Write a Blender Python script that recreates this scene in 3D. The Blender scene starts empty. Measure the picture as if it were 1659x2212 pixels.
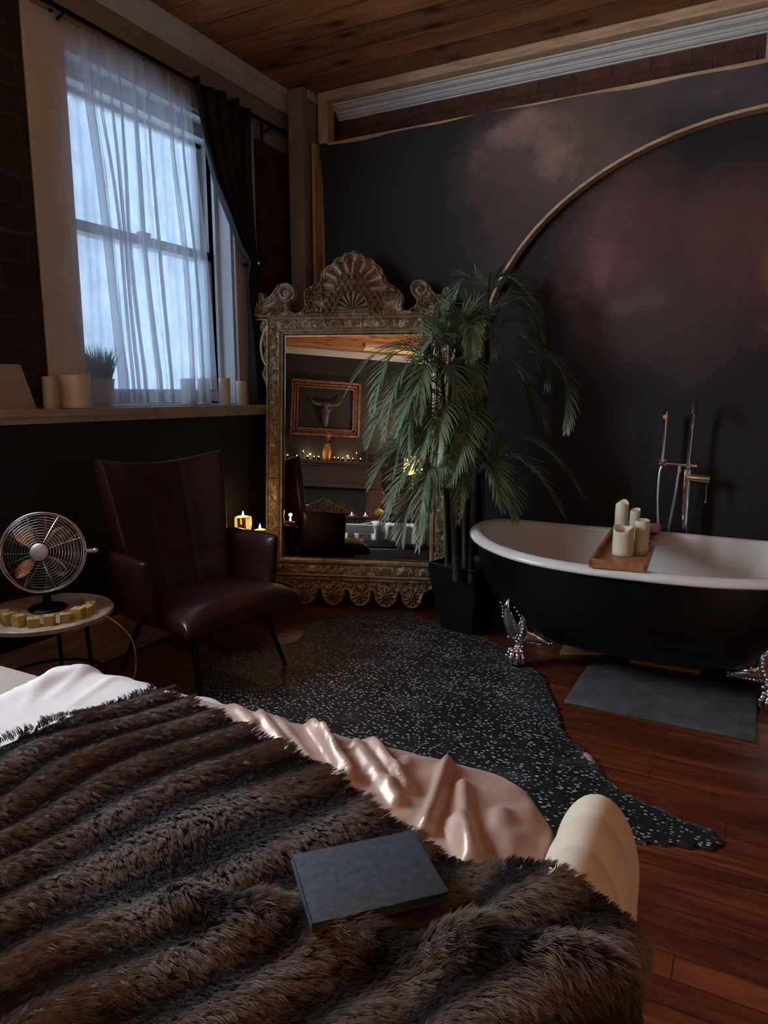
import bpy, bmesh, math, random
import numpy as np
from mathutils import Vector, Matrix

# ------------------------------------------------------------------ camera
W, H, F = 1659.0, 2212.0, 1511.0
PITCH = math.atan((H/2 - 850.0)/F)
YAW = math.radians(27.6)
CAM = Vector((0, 0, 1.40))
sc = bpy.context.scene
COL = sc.collection
cd = bpy.data.cameras.new('camera'); cam = bpy.data.objects.new('camera', cd); COL.objects.link(cam)
cd.sensor_fit = 'VERTICAL'; cd.sensor_height = 24.0; cd.lens = F*24.0/H
cd.clip_start = 0.02; cd.clip_end = 100
cam.location = CAM
cam.rotation_euler = (math.pi/2 - PITCH, 0, YAW)
sc.camera = cam

# ------------------------------------------------------------------ exposure, world, windows' daylight
vs = sc.view_settings
vs.view_transform = 'Standard'; vs.look = 'None'; vs.gamma = 1.0; vs.use_curve_mapping = False
vs.exposure = 1.95
SKY = 12.0
wd = bpy.data.worlds.new('sky'); sc.world = wd; wd.use_nodes = True
nt = wd.node_tree; nt.nodes.clear()
bg = nt.nodes.new('ShaderNodeBackground'); ou = nt.nodes.new('ShaderNodeOutputWorld')
tc = nt.nodes.new('ShaderNodeTexCoord'); sp = nt.nodes.new('ShaderNodeSeparateXYZ')
rp = nt.nodes.new('ShaderNodeValToRGB')
nt.links.new(tc.outputs['Generated'], sp.inputs[0]); nt.links.new(sp.outputs['Z'], rp.inputs[0])
rp.color_ramp.elements[0].position = 0.0; rp.color_ramp.elements[0].color = (0.88, 0.93, 1.0, 1)
rp.color_ramp.elements[1].position = 0.6; rp.color_ramp.elements[1].color = (0.64, 0.80, 1.0, 1)
nt.links.new(rp.outputs[0], bg.inputs[0]); bg.inputs[1].default_value = SKY
nt.links.new(bg.outputs[0], ou.inputs[0])
cy = sc.cycles
cy.max_bounces = 6; cy.diffuse_bounces = 3; cy.glossy_bounces = 3; cy.transmission_bounces = 4
cy.transparent_max_bounces = 24; cy.caustics_reflective = False; cy.caustics_refractive = False
cy.sample_clamp_indirect = 4.0
cy.use_denoising = True
cy.use_adaptive_sampling = True; cy.adaptive_threshold = 0.015

def area_portal(name, loc, sy, sz):
    l = bpy.data.lights.new(name, 'AREA'); l.shape = 'RECTANGLE'; l.size = sz; l.size_y = sy
    l.cycles.is_portal = True
    o = bpy.data.objects.new(name, l); COL.objects.link(o)
    o.location = loc; o.rotation_euler = (0, -math.pi/2, 0)   # -Z points to +X
    return o
area_portal('window_daylight_portal', (-3.36, 3.10, 2.17), 1.26, 1.80)
area_portal('added_window_daylight_portal', (-3.36, 1.02, 2.14), 1.26, 1.66)  # portal of the added, unseen window that lights the bed

def lamp(name, loc, energy, color, radius=0.05):
    l = bpy.data.lights.new(name, 'POINT'); l.energy = energy; l.color = color; l.shadow_soft_size = radius
    o = bpy.data.objects.new(name, l); COL.objects.link(o); o.location = loc
    return o
WARM = (1.0, 0.62, 0.30)

# ------------------------------------------------------------------ helpers: pixels to points
FW = Vector((-math.sin(YAW)*math.cos(PITCH), math.cos(YAW)*math.cos(PITCH), -math.sin(PITCH)))
RT = Vector((math.cos(YAW), math.sin(YAW), 0)); UP = RT.cross(FW)
def ray(x, y): return FW + RT*((x - W/2)/F) - UP*((y - H/2)/F)
def at(x, y, ax, val):
    d = ray(x, y); t = (val - CAM[ax])/d[ax]; return CAM + d*t
def dep(x, y, dist): return CAM + ray(x, y)*dist       # forward distance

def lin(c):
    c = c/255.0
    return c/12.92 if c <= 0.04045 else ((c + 0.055)/1.055)**2.4
def rgb(r, g, b): return (lin(r), lin(g), lin(b), 1.0)

# ------------------------------------------------------------------ helpers: materials
class NT:
    def __init__(s, name):
        s.m = bpy.data.materials.new(name); s.m.use_nodes = True
        s.n = s.m.node_tree.nodes; s.l = s.m.node_tree.links
        s.b = s.n['Principled BSDF']; s.o = s.n['Material Output']
    def new(s, t, **k):
        x = s.n.new(t)
        for a, v in k.items(): setattr(x, a, v)
        return x
    def ln(s, a, b): s.l.new(a, b)
    def set(s, **k):
        for a, v in k.items(): s.b.inputs[a.replace('_', ' ')].default_value = v
        return s
    def coord(s, scale=(1, 1, 1), rot=(0, 0, 0)):
        t = s.new('ShaderNodeTexCoord'); mp = s.new('ShaderNodeMapping')
        mp.inputs['Scale'].default_value = scale; mp.inputs['Rotation'].default_value = rot
        s.ln(t.outputs['Object'], mp.inputs[0]); return mp.outputs[0]
    def noise(s, vec, scale, detail=4, rough=0.6, dist=0.0):
        x = s.new('ShaderNodeTexNoise'); x.inputs['Scale'].default_value = scale
        x.inputs['Detail'].default_value = detail; x.inputs['Roughness'].default_value = rough
        x.inputs['Distortion'].default_value = dist
        s.ln(vec, x.inputs['Vector']); return x.outputs['Fac']
    def ramp(s, fac, stops, interp='LINEAR'):
        x = s.new('ShaderNodeValToRGB'); cr = x.color_ramp; cr.interpolation = interp
        while len(cr.elements) < len(stops): cr.elements.new(0.5)
        for e, (p, c) in zip(cr.elements, stops):
            e.position = p; e.color = c if len(c) == 4 else (*c, 1)
        s.ln(fac, x.inputs[0]); return x.outputs[0]
    def mix(s, fac, a, b, mode='MIX'):
        x = s.new('ShaderNodeMix', data_type='RGBA', blend_type=mode)
        for i, v in ((0, fac), (6, a), (7, b)):
            if hasattr(v, 'links'): s.ln(v, x.inputs[i])
            else: x.inputs[i].default_value = v
        return x.outputs[2]
    def math(s, op, a, b=0.0, clamp=False):
        x = s.new('ShaderNodeMath', operation=op, use_clamp=clamp)
        for i, v in ((0, a), (1, b)):
            if hasattr(v, 'links'): s.ln(v, x.inputs[i])
            else: x.inputs[i].default_value = v
        return x.outputs[0]
    def bump(s, h, strength=0.3, dist=0.01):
        x = s.new('ShaderNodeBump'); x.inputs['Strength'].default_value = strength; x.inputs['Distance'].default_value = dist
        s.ln(h, x.inputs['Height']); s.ln(x.outputs[0], s.b.inputs['Normal']); return x
    def col(s, c): s.ln(c, s.b.inputs['Base Color']); return s
    def rgh(s, c): s.ln(c, s.b.inputs['Roughness']); return s

def basic(name, c, rough=0.6, metal=0.0, var=0.15, scale=12, bump=0.0, **k):
    t = NT(name); v = t.coord()
    f = t.noise(v, scale)
    d = tuple(x*(1 - var*1.6) for x in c[:3]) + (1,); l = tuple(min(1, x*(1 + var)) for x in c[:3]) + (1,)
    t.col(t.ramp(f, [(0.3, d), (0.7, l)])); t.set(Roughness=rough, Metallic=metal)
    if bump: t.bump(t.noise(v, scale*4), bump, 0.004)
    for a, b in k.items(): t.b.inputs[a.replace('_', ' ')].default_value = b
    return t.m

def emit(name, c, s):
    t = NT(name); t.set(Base_Color=c, Emission_Color=c, Emission_Strength=s, Roughness=0.5); return t.m

# ------------------------------------------------------------------ helpers: meshes
class MB:
    def __init__(s): s.v = []; s.f = []
    def add(s, vs, fs):
        o = len(s.v); s.v += [tuple(v) for v in vs]; s.f += [tuple(i + o for i in f) for f in fs]; return s
    def box(s, x0, x1, y0, y1, z0, z1, M=None, ch=0.0):
        if ch > 0:
            xs = (x0, x0 + ch, x1 - ch, x1); ys = (y0, y0 + ch, y1 - ch, y1); zs = (z0, z0 + ch, z1 - ch, z1)
            bm = bmesh.new(); bmesh.ops.create_cube(bm, size=1)
            for v in bm.verts:
                v.co = Vector((x0 if v.co.x < 0 else x1, y0 if v.co.y < 0 else y1, z0 if v.co.z < 0 else z1))
            bmesh.ops.bevel(bm, geom=bm.edges[:], offset=ch, segments=2, affect='EDGES', profile=0.6)
            bm.verts.index_update()
            V = [v.co.copy() for v in bm.verts]; Fc = [[v.index for v in f.verts] for f in bm.faces]; bm.free()
        else:
            V = [Vector((x, y, z)) for x in (x0, x1) for y in (y0, y1) for z in (z0, z1)]
            Fc = [(0, 1, 3, 2), (4, 6, 7, 5), (0, 4, 5, 1), (2, 3, 7, 6), (0, 2, 6, 4), (1, 5, 7, 3)]
        if M is not None: V = [M @ v for v in V]
        return s.add(V, Fc)
    def tube(s, pts, r, n=8, closed=False, flat=None):
        pts = [Vector(p) for p in pts]; m = len(pts)
        if not hasattr(r, '__len__'): r = [r]*m
        T = []
        for i in range(m):
            a = pts[(i - 1) % m] if closed else pts[max(i - 1, 0)]; b = pts[(i + 1) % m] if closed else pts[min(i + 1, m - 1)]
            t = (b - a); T.append(t.normalized() if t.length > 1e-9 else Vector((0, 0, 1)))
        ref = Vector((0, 0, 1)) if abs(T[0].z) < 0.9 else Vector((1, 0, 0))
        N = (ref - T[0]*ref.dot(T[0])).normalized(); V = []
        for i in range(m):
            N = N - T[i]*N.dot(T[i]); N.normalize(); B = T[i].cross(N)
            for k in range(n):
                a = 2*math.pi*k/n; V.append(pts[i] + (N*math.cos(a) + B*math.sin(a))*r[i])
        Fc = []
        for i in range(m if closed else m - 1):
            j = (i + 1) % m
            for k in range(n): Fc.append((i*n + k, i*n + (k + 1) % n, j*n + (k + 1) % n, j*n + k))
        if not closed: Fc.append(tuple(range(n))[::-1]); Fc.append(tuple((m - 1)*n + k for k in range(n)))
        return s.add(V, Fc)
    def lathe(s, prof, n=24, c=(0, 0, 0), M=None):
        V = []; Fc = []; m = len(prof); c = Vector(c)
        for r, z in prof:
            for k in range(n):
                a = 2*math.pi*k/n; v = Vector((r*math.cos(a), r*math.sin(a), z)) + c
                V.append(M @ v if M is not None else v)
        for i in range(m - 1):
            for k in range(n): Fc.append((i*n + k, i*n + (k + 1) % n, (i + 1)*n + (k + 1) % n, (i + 1)*n + k))
        Fc.append(tuple(range(n))[::-1]); Fc.append(tuple((m - 1)*n + k for k in range(n)))
        return s.add(V, Fc)
    def grid(s, P, closeu=False, closev=False, flip=False):
        # P: array nu x nv x 3
        P = np.asarray(P); nu, nv = P.shape[:2]; Fc = []
        for i in range(nu if closeu else nu - 1):
            for j in range(nv if closev else nv - 1):
                a, b, c, d = i*nv + j, ((i + 1) % nu)*nv + j, ((i + 1) % nu)*nv + (j + 1) % nv, i*nv + (j + 1) % nv
                Fc.append((a, d, c, b) if flip else (a, b, c, d))
        return s.add(P.reshape(-1, 3), Fc)
    def ball(s, c, r, n=10, sc=(1, 1, 1)):
        V = []; Fc = []; m = n//2 + 1; c = Vector(c)
        for i in range(m + 1):
            t = math.pi*i/m
            for k in range(n):
                a = 2*math.pi*k/n
                V.append(c + Vector((r*sc[0]*math.sin(t)*math.cos(a), r*sc[1]*math.sin(t)*math.sin(a), -r*sc[2]*math.cos(t))))
        for i in range(m):
            for k in range(n): Fc.append((i*n + k, i*n + (k + 1) % n, (i + 1)*n + (k + 1) % n, (i + 1)*n + k))
        return s.add(V, Fc)
    def build(s, name, mat, parent=None, smooth=True, loc=None, split=40, **tags):
        me = bpy.data.meshes.new(name); me.from_pydata(s.v, [], s.f); me.update()
        return link(me, name, mat, parent, smooth, loc, split, **tags)

def link(me, name, mat, parent=None, smooth=True, loc=None, split=40, **tags):
    bm = bmesh.new(); bm.from_mesh(me)
    bmesh.ops.remove_doubles(bm, verts=bm.verts, dist=1e-6)
    bmesh.ops.recalc_face_normals(bm, faces=bm.faces)
    bm.to_mesh(me); bm.free()
    if smooth:
        me.polygons.foreach_set('use_smooth', [True]*len(me.polygons))
        if split: me.set_sharp_from_angle(angle=math.radians(split))
    if mat: me.materials.append(mat)
    o = bpy.data.objects.new(name, me); COL.objects.link(o)
    if parent is not None: o.parent = parent
    if loc is not None: o.location = loc
    for k, v in tags.items():
        if v: o[k] = v
    return o

def thing(name, label, category, loc=(0, 0, 0), rz=0.0, group=None):
    o = bpy.data.objects.new(name, None); COL.objects.link(o); o.location = loc; o.rotation_euler = (0, 0, rz)
    o.empty_display_size = 0.1
    o['label'] = label; o['category'] = category
    if group: o['group'] = group
    return o
def copy_thing(o, label, loc=None, rz=None, group=None, scale=None):
    r = o.copy(); COL.objects.link(r); r['label'] = label
    if group: r['group'] = group
    if loc is not None: r.location = loc
    if rz is not None: r.rotation_euler = (0, 0, rz)
    if scale is not None: r.scale = scale
    for ch in list(o.children):
        c = ch.copy(); COL.objects.link(c); c.parent = r
        for g in ch.children:
            d = g.copy(); COL.objects.link(d); d.parent = c
    return r
def sstep(a, b, x):
    t = np.clip((x - a)/(b - a), 0, 1); return t*t*(3 - 2*t)

def vnoise(x, y, seed=0):
    # smooth value noise on arrays
    xi = np.floor(x).astype(np.int64); yi = np.floor(y).astype(np.int64); fx = x - xi; fy = y - yi
    fx = fx*fx*(3 - 2*fx); fy = fy*fy*(3 - 2*fy)
    def h(a, b):
        n = (a*374761393 + b*668265263 + seed*974711) & 0xffffffff
        n = ((n ^ (n >> 13))*1274126177) & 0xffffffff
        return ((n ^ (n >> 16)) & 0xffff)/65535.0
    return (h(xi, yi)*(1 - fx) + h(xi + 1, yi)*fx)*(1 - fy) + (h(xi, yi + 1)*(1 - fx) + h(xi + 1, yi + 1)*fx)*fy
def fbm(x, y, seed=0, o=3):
    s = 0; a = 0.5
    for i in range(o): s = s + a*vnoise(x*2**i, y*2**i, seed + i*7); a *= 0.5
    return s/(1 - 0.5**o)

def cushion(center, nrm, tf, tb, p=3.0, nu=40, nv=40, detail=None):
    """closed padded slab; center(u,v)->pt, nrm(u,v)->unit, u,v in [-1,1]"""
    us = np.sin(np.linspace(-math.pi/2, math.pi/2, nu)); vs_ = np.sin(np.linspace(-math.pi/2, math.pi/2, nv))
    Fr = np.zeros((nu, nv, 3)); Bk = np.zeros((nu, nv, 3))
    for i, u in enumerate(us):
        for j, v in enumerate(vs_):
            k = max(0, 1 - abs(u)**p)**(1/p)*max(0, 1 - abs(v)**p)**(1/p)
            c = Vector(center(u, v)); n = Vector(nrm(u, v)); d = detail(u, v)*min(1, k*2) if detail else 0
            Fr[i, j] = c + n*(tf*k - d); Bk[i, j] = c - n*tb*k
    m = MB(); m.grid(Fr); m.grid(Bk, flip=True)
    return m

# ------------------------------------------------------------------ materials
def wood(name, dark, mid, light, axis_scale, scale=1.0, rough=0.5, bump=0.15, coat=0.0):
    t = NT(name); v = t.coord(axis_scale)
    a = t.noise(v, 3*scale, 6, 0.65, 0.6); b = t.noise(v, 14*scale, 4, 0.6, 1.5)
    f = t.math('ADD', t.math('MULTIPLY', a, 0.65), t.math('MULTIPLY', b, 0.35))
    t.col(t.ramp(f, [(0.35, dark), (0.5, mid), (0.66, light)])); t.set(Roughness=rough)
    if coat: t.b.inputs['Coat Weight'].default_value = coat
    t.bump(b, bump, 0.002)
    return t.m

def plank_mat(name, width, off, cols, rough, knots=True, gap=0.035, length=2.4, bumpd=0.004, var=(0.8, 1.2)):
    """boards run along X, laid side by side in Y"""
    t = NT(name); tcn = t.new('ShaderNodeTexCoord'); sx = t.new('ShaderNodeSeparateXYZ'); t.ln(tcn.outputs['Object'], sx.inputs[0])
    yy = t.math('DIVIDE', t.math('SUBTRACT', sx.outputs['Y'], off), width)
    row = t.math('FLOOR', yy); fr = t.math('FRACT', yy)
    cm = t.new('ShaderNodeCombineXYZ')
    t.ln(t.math('ADD', sx.outputs['X'], t.math('MULTIPLY', row, 3.37)), cm.inputs[0]); t.ln(sx.outputs['Y'], cm.inputs[1]); t.ln(row, cm.inputs[2])
    mp = t.new('ShaderNodeMapping'); mp.inputs['Scale'].default_value = (1.2, 11, 1); t.ln(cm.outputs[0], mp.inputs[0])
    g = t.noise(mp.outputs[0], 1.6, 7, 0.62, 0.8)
    fine = t.noise(mp.outputs[0], 7, 4, 0.7, 2.0)
    f = t.math('ADD', t.math('MULTIPLY', g, 0.7), t.math('MULTIPLY', fine, 0.3))
    c = t.ramp(f, [(0.33, cols[0]), (0.5, cols[1]), (0.68, cols[2])])
    wn = t.new('ShaderNodeTexWhiteNoise', noise_dimensions='1D'); t.ln(row, wn.inputs['W'])
    br = t.math('ADD', t.math('MULTIPLY', wn.outputs['Value'], var[1] - var[0]), var[0])
    hs = t.new('ShaderNodeHueSaturation'); t.ln(br, hs.inputs['Value']); t.ln(c, hs.inputs['Color']); c = hs.outputs[0]
    if knots:
        vo = t.new('ShaderNodeTexVoronoi', voronoi_dimensions='2D'); vo.inputs['Scale'].default_value = 1.0
        m2 = t.new('ShaderNodeMapping'); m2.inputs['Scale'].default_value = (2.4, 5.2, 1); m2.inputs['Rotation'].default_value = (0, 0, .25); t.ln(tcn.outputs['Object'], m2.inputs[0]); t.ln(m2.outputs[0], vo.inputs['Vector'])
        k = t.ramp(vo.outputs['Distance'], [(0.05, (1, 1, 1)), (0.16, (0.35, 0.35, 0.35)), (0.26, (0, 0, 0))])
        sk_ = t.new('ShaderNodeSeparateColor'); t.ln(vo.outputs['Color'], sk_.inputs[0]); k = t.math('MULTIPLY', k, t.math('GREATER_THAN', sk_.outputs[1], .45))
        c = t.mix(k, c, tuple(x*0.28 for x in cols[0][:3]) + (1,))
    ed = t.math('GREATER_THAN', t.math('ABSOLUTE', t.math('SUBTRACT', fr, 0.5)), 0.5 - gap)
    # butt joints
    jx = t.math('FRACT', t.math('ADD', t.math('DIVIDE', sx.outputs['X'], length), t.math('MULTIPLY', row, 0.37)))
    ej = t.math('LESS_THAN', jx, 0.003/length if length < 10 else -1.0)
    e = t.math('MAXIMUM', ed, ej)
    c = t.mix(t.math('MULTIPLY', e, 0.75), c, (0.004, 0.003, 0.002, 1))
    t.col(c); t.set(Roughness=rough)
    t.bump(t.math('SUBTRACT', t.math('MULTIPLY', fine, 0.25), e), 0.6, bumpd)
    return t

M = {}
t = plank_mat('ceiling_pine', 0.205, 0.02, (rgb(92, 54, 28), rgb(150, 96, 56), rgb(182, 124, 74)), 0.45, gap=0.022, length=60.0)
M['ceiling'] = t.m
t = plank_mat('floor_boards', 0.085, 0.02, (rgb(56, 25, 15), rgb(112, 56, 34), rgb(150, 84, 52)), 0.36, knots=False, gap=0.02, var=(0.65, 1.25))
t.b.inputs['Coat Weight'].default_value = 0.15; t.b.inputs['Coat Roughness'].default_value = 0.25
M['floor'] = t.m
M['plaster'] = basic('aged_plaster', rgb(150, 139, 130), 0.85, var=0.12, scale=3, bump=0.08)
M['plaster_grey'] = basic('grey_plaster', rgb(138, 136, 136), 0.85, var=0.1, scale=3)
M['crown'] = basic('crown_white', rgb(222, 220, 216), 0.5, var=0.05, scale=6)
M['trimwhite'] = basic('painted_white_wood', rgb(205, 205, 202), 0.5, var=0.06, scale=5)
M['sill'] = basic('worn_sill_paint', rgb(186, 172, 160), 0.5, var=0.14, scale=9)
M['blackwall'] = basic('black_wall_paint', rgb(28, 27, 30), 0.45, var=0.15, scale=4)
M['rawpine'] = wood('raw_pine', rgb(165, 128, 96), rgb(214, 180, 144), rgb(230, 200, 168), (1.5, 14, 14), 1.0, 0.65)
M['rawpine_v'] = wood('raw_pine_upright', rgb(165, 128, 96), rgb(206, 172, 138), rgb(230, 200, 168), (14, 14, 1.5), 1.0, 0.65)
M['baseboard'] = wood('baseboard_wood', rgb(140, 108, 88), rgb(186, 152, 128), rgb(206, 174, 150), (8, 1, 8), 1.0, 0.55)

def brick(name, c1, c2, mortar, plane, rough=0.9, bw=.215, bh=.078):
    t = NT(name); tcn = t.new('ShaderNodeTexCoord'); sx = t.new('ShaderNodeSeparateXYZ'); t.ln(tcn.outputs['Object'], sx.inputs[0])
    cm = t.new('ShaderNodeCombineXYZ'); t.ln(sx.outputs['Y' if plane == 'x' else 'X'], cm.inputs[0]); t.ln(sx.outputs['Z'], cm.inputs[1])
    # wobble
    nz = t.new('ShaderNodeTexNoise'); nz.inputs['Scale'].default_value = 9; t.ln(tcn.outputs['Object'], nz.inputs['Vector'])
    ad = t.new('ShaderNodeVectorMath', operation='MULTIPLY_ADD'); t.ln(nz.outputs['Color'], ad.inputs[0]); ad.inputs[1].default_value = (0.02, 0.012, 0); t.ln(cm.outputs[0], ad.inputs[2])
    b = t.new('ShaderNodeTexBrick'); t.ln(ad.outputs[0], b.inputs['Vector'])
    b.inputs['Color1'].default_value = c1; b.inputs['Color2'].default_value = c2; b.inputs['Mortar'].default_value = mortar
    b.inputs['Scale'].default_value = 1.0; b.inputs['Brick Width'].default_value = bw; b.inputs['Row Height'].default_value = bh
    b.inputs['Mortar Size'].default_value = 0.008; b.inputs['Mortar Smooth'].default_value = 0.4
    f = t.noise(t.coord(), 18, 5); c = t.mix(0.55, b.outputs['Color'], t.ramp(f, [(0.3, (0.1, 0.1, 0.1)), (0.7, (1, 1, 1))]), 'MULTIPLY')
    t.col(c); t.set(Roughness=rough)
    t.bump(t.math('ADD', t.math('MULTIPLY', b.outputs['Fac'], -1.0), t.math('MULTIPLY', f, 0.8)), 0.8, 0.012)
    return t.m
M['brick_left'] = brick('dark_brick', rgb(54, 44, 40), rgb(38, 31, 29), rgb(66, 57, 52), 'x', bw=.30, bh=.125)
M['brick_red'] = brick('red_brown_brick', rgb(96, 52, 40), rgb(70, 38, 32), rgb(80, 62, 56), 'x')
M['brick_back'] = brick('brown_brick', rgb(120, 76, 66), rgb(92, 58, 52), rgb(96, 74, 66), 'y')

def backdrop(name, blobs, base, seed):
    """hand painted mottled canvas: blobs = (x, z, rx, rz, colour, strength)"""
    t = NT(name); tcn = t.new('ShaderNodeTexCoord')
    nz = t.new('ShaderNodeTexNoise'); nz.inputs['Scale'].default_value = 1.7; nz.inputs['Detail'].default_value = 6; nz.inputs['Roughness'].default_value = 0.65
    mp = t.new('ShaderNodeMapping'); mp.inputs['Location'].default_value = (seed, 0, seed); t.ln(tcn.outputs['Object'], mp.inputs[0]); t.ln(mp.outputs[0], nz.inputs['Vector'])
    wob = t.new('ShaderNodeVectorMath', operation='MULTIPLY_ADD'); t.ln(nz.outputs['Color'], wob.inputs[0]); wob.inputs[1].default_value = (0.7, 0, 0.7)
    s2 = t.new('ShaderNodeVectorMath', operation='SUBTRACT'); t.ln(tcn.outputs['Object'], s2.inputs[0]); s2.inputs[1].default_value = (0.35, 0, 0.35)
    t.ln(s2.outputs[0], wob.inputs[2])
    c = base
    fine = t.noise(mp.outputs[0], 5.0, 6, 0.7)
    for bx, bz, rx, rz, colr, st in blobs:
        m2 = t.new('ShaderNodeMapping'); m2.vector_type = 'POINT'
        m2.inputs['Location'].default_value = (-bx/rx, 0, -bz/rz); m2.inputs['Scale'].default_value = (1/rx, 0, 1/rz)
        t.ln(wob.outputs[0], m2.inputs[0])
        ln_ = t.new('ShaderNodeVectorMath', operation='LENGTH'); t.ln(m2.outputs[0], ln_.inputs[0])
        f = t.ramp(ln_.outputs['Value'], [(0.15, (1, 1, 1)), (1.0, (0, 0, 0))], 'EASE')
        f = t.math('MULTIPLY', t.math('MULTIPLY', f, st), t.math('ADD', t.math('MULTIPLY', fine, 1.2), 0.35), True)
        c = t.mix(f, c, colr)
    t.col(c); t.set(Roughness=0.75)
    t.bump(t.noise(t.coord(), 60, 3), 0.1, 0.002)
    return t.m
M['panel'] = backdrop('painted_backdrop_front', [(-1.15, 2.75, 0.85, 0.55, rgb(128, 106, 98), 0.8), (-1.35, 2.35, 0.40, 0.55, rgb(96, 76, 74), 0.75),
    (-1.35, 2.86, 0.3, 0.16, rgb(175, 145, 130), 0.8), (-0.3, 3.0, 0.8, 0.3, rgb(104, 92, 96), 0.7), (-1.1, 2.72, 0.16, 0.2, rgb(180, 150, 130), 0.6)], rgb(43, 40, 41), 3.0)
M['panel_in'] = backdrop('painted_backdrop_arch', [(-0.75, 2.3, 0.50, 0.68, rgb(112, 78, 78), 0.95), (-0.15, 2.25, 0.65, 0.65, rgb(104, 72, 68), 0.9), (-0.5, 1.75, 0.7, 0.45, rgb(88, 68, 68), 0.8),
    (-0.85, 2.18, 0.12, 0.3, rgb(140, 98, 98), 0.6), (0.06, 2.05, 0.12, 0.45, rgb(140, 88, 60), 0.7), (-0.62, 1.95, 0.25, 0.12, rgb(120, 100, 98), 0.5)], rgb(36, 32, 33), 8.0)
M['iron'] = basic('black_iron', rgb(22, 21, 21), 0.4, 0.6, var=0.1)
M['velvet'] = basic('black_velvet', rgb(13, 13, 17), 0.75, var=0.2, scale=20, Sheen_Weight=0.25, Sheen_Roughness=0.4)
M['chrome'] = NT('chrome').set(Base_Color=(0.86, 0.86, 0.88, 1), Metallic=1.0, Roughness=0.06).m
M['hosemetal'] = NT('hose_metal').set(Base_Color=(0.75, 0.74, 0.72, 1), Metallic=0.8, Roughness=0.3).m
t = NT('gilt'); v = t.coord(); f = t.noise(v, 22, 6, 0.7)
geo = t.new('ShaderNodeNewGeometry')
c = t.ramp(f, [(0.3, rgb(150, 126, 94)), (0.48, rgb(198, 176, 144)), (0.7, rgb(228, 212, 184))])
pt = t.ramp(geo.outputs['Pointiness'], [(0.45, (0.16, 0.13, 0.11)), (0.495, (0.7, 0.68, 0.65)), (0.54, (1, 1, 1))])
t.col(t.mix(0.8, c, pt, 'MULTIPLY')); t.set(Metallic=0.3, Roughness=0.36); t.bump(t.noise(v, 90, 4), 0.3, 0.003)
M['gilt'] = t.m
M['giltdark'] = basic('dark_gilt', rgb(110, 84, 52), 0.45, 0.7, var=0.35, scale=18, bump=0.4)
M['mirror'] = NT('mirror_glass').set(Base_Color=(0.86, 0.87, 0.86, 1), Metallic=1.0, Roughness=0.005).m
t = NT('brown_leather'); v = t.coord(); f = t.noise(v, 6, 5)
t.col(t.ramp(f, [(0.3, rgb(46, 23, 20)), (0.7, rgb(66, 34, 29))])); t.set(Roughness=0.29); 
vo = t.new('ShaderNodeTexVoronoi'); vo.inputs['Scale'].default_value = 220; t.ln(v, vo.inputs['Vector']); t.bump(vo.outputs['Distance'], 0.12, 0.001)
M['leather'] = t.m
M['enamel'] = basic('white_enamel', rgb(238, 237, 232), 0.22, var=0.03, scale=5)
M['tubblack'] = basic('black_tub_enamel', rgb(7, 7, 9), 0.32, var=0.1)
M['planter'] = basic('black_planter', rgb(17, 17, 19), 0.45, var=0.15)
M['soil'] = basic('dark_soil', rgb(30, 24, 20), 0.95, var=0.4, scale=60, bump=0.6)
M['wax'] = basic('ivory_wax', rgb(232, 226, 200), 0.45, var=0.05, scale=10, Subsurface_Weight=0.15, Subsurface_Scale=0.03)
M['wax_yellow'] = basic('yellow_wax', rgb(196, 168, 104), 0.5, var=0.15, scale=20, Subsurface_Weight=0.15, Subsurface_Scale=0.02)
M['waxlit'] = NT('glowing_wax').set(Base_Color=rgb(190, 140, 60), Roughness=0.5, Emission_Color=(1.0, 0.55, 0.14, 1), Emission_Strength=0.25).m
M['flame'] = emit('flame', (1.0, 0.62, 0.2, 1), 9.0)
M['wick'] = basic('wick', rgb(30, 26, 24), 0.9)
M['traywood'] = wood('bamboo_tray', rgb(128, 80, 48), rgb(176, 122, 80), rgb(196, 146, 102), (10, 1.5, 10), 1.2, 0.42)
M['petal'] = basic('red_petal', rgb(120, 22, 44), 0.6, var=0.3, scale=40)
t = NT('bath_mat'); v = t.coord(); t.col(t.ramp(t.noise(v, 9, 5), [(0.35, rgb(74, 77, 80)), (0.7, rgb(108, 112, 114))])); t.set(Roughness=0.9); t.bump(t.noise(v, 350, 2), 0.5, 0.003)
M['mat'] = t.m
M['fabricgrey'] = basic('grey_bed_fabric', rgb(138, 134, 128), 0.9, var=0.1, scale=150, bump=0.3)
M['paper'] = basic('white_board', rgb(170, 160, 155), 0.7, var=0.03)

# ================================================================== THE ROOM
XL, XU, YP, YW, ZC = -2.93, -3.03, 4.34, 4.50, 3.40     # lower left wall, upper left wall, backdrop plane, brick back wall, ceiling
XR, YB2 = 2.4, -2.35
def S(o): o['kind'] = 'structure'; return o
S(MB().box(-3.4, XR + 0.2, YB2 - 0.2, 4.8, -0.1, 0).build('floor', M['floor'], smooth=False))
S(MB().box(-3.4, XR + 0.2, YB2 - 0.2, 4.8, ZC, ZC + 0.1).build('ceiling', M['ceiling'], smooth=False))
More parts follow.
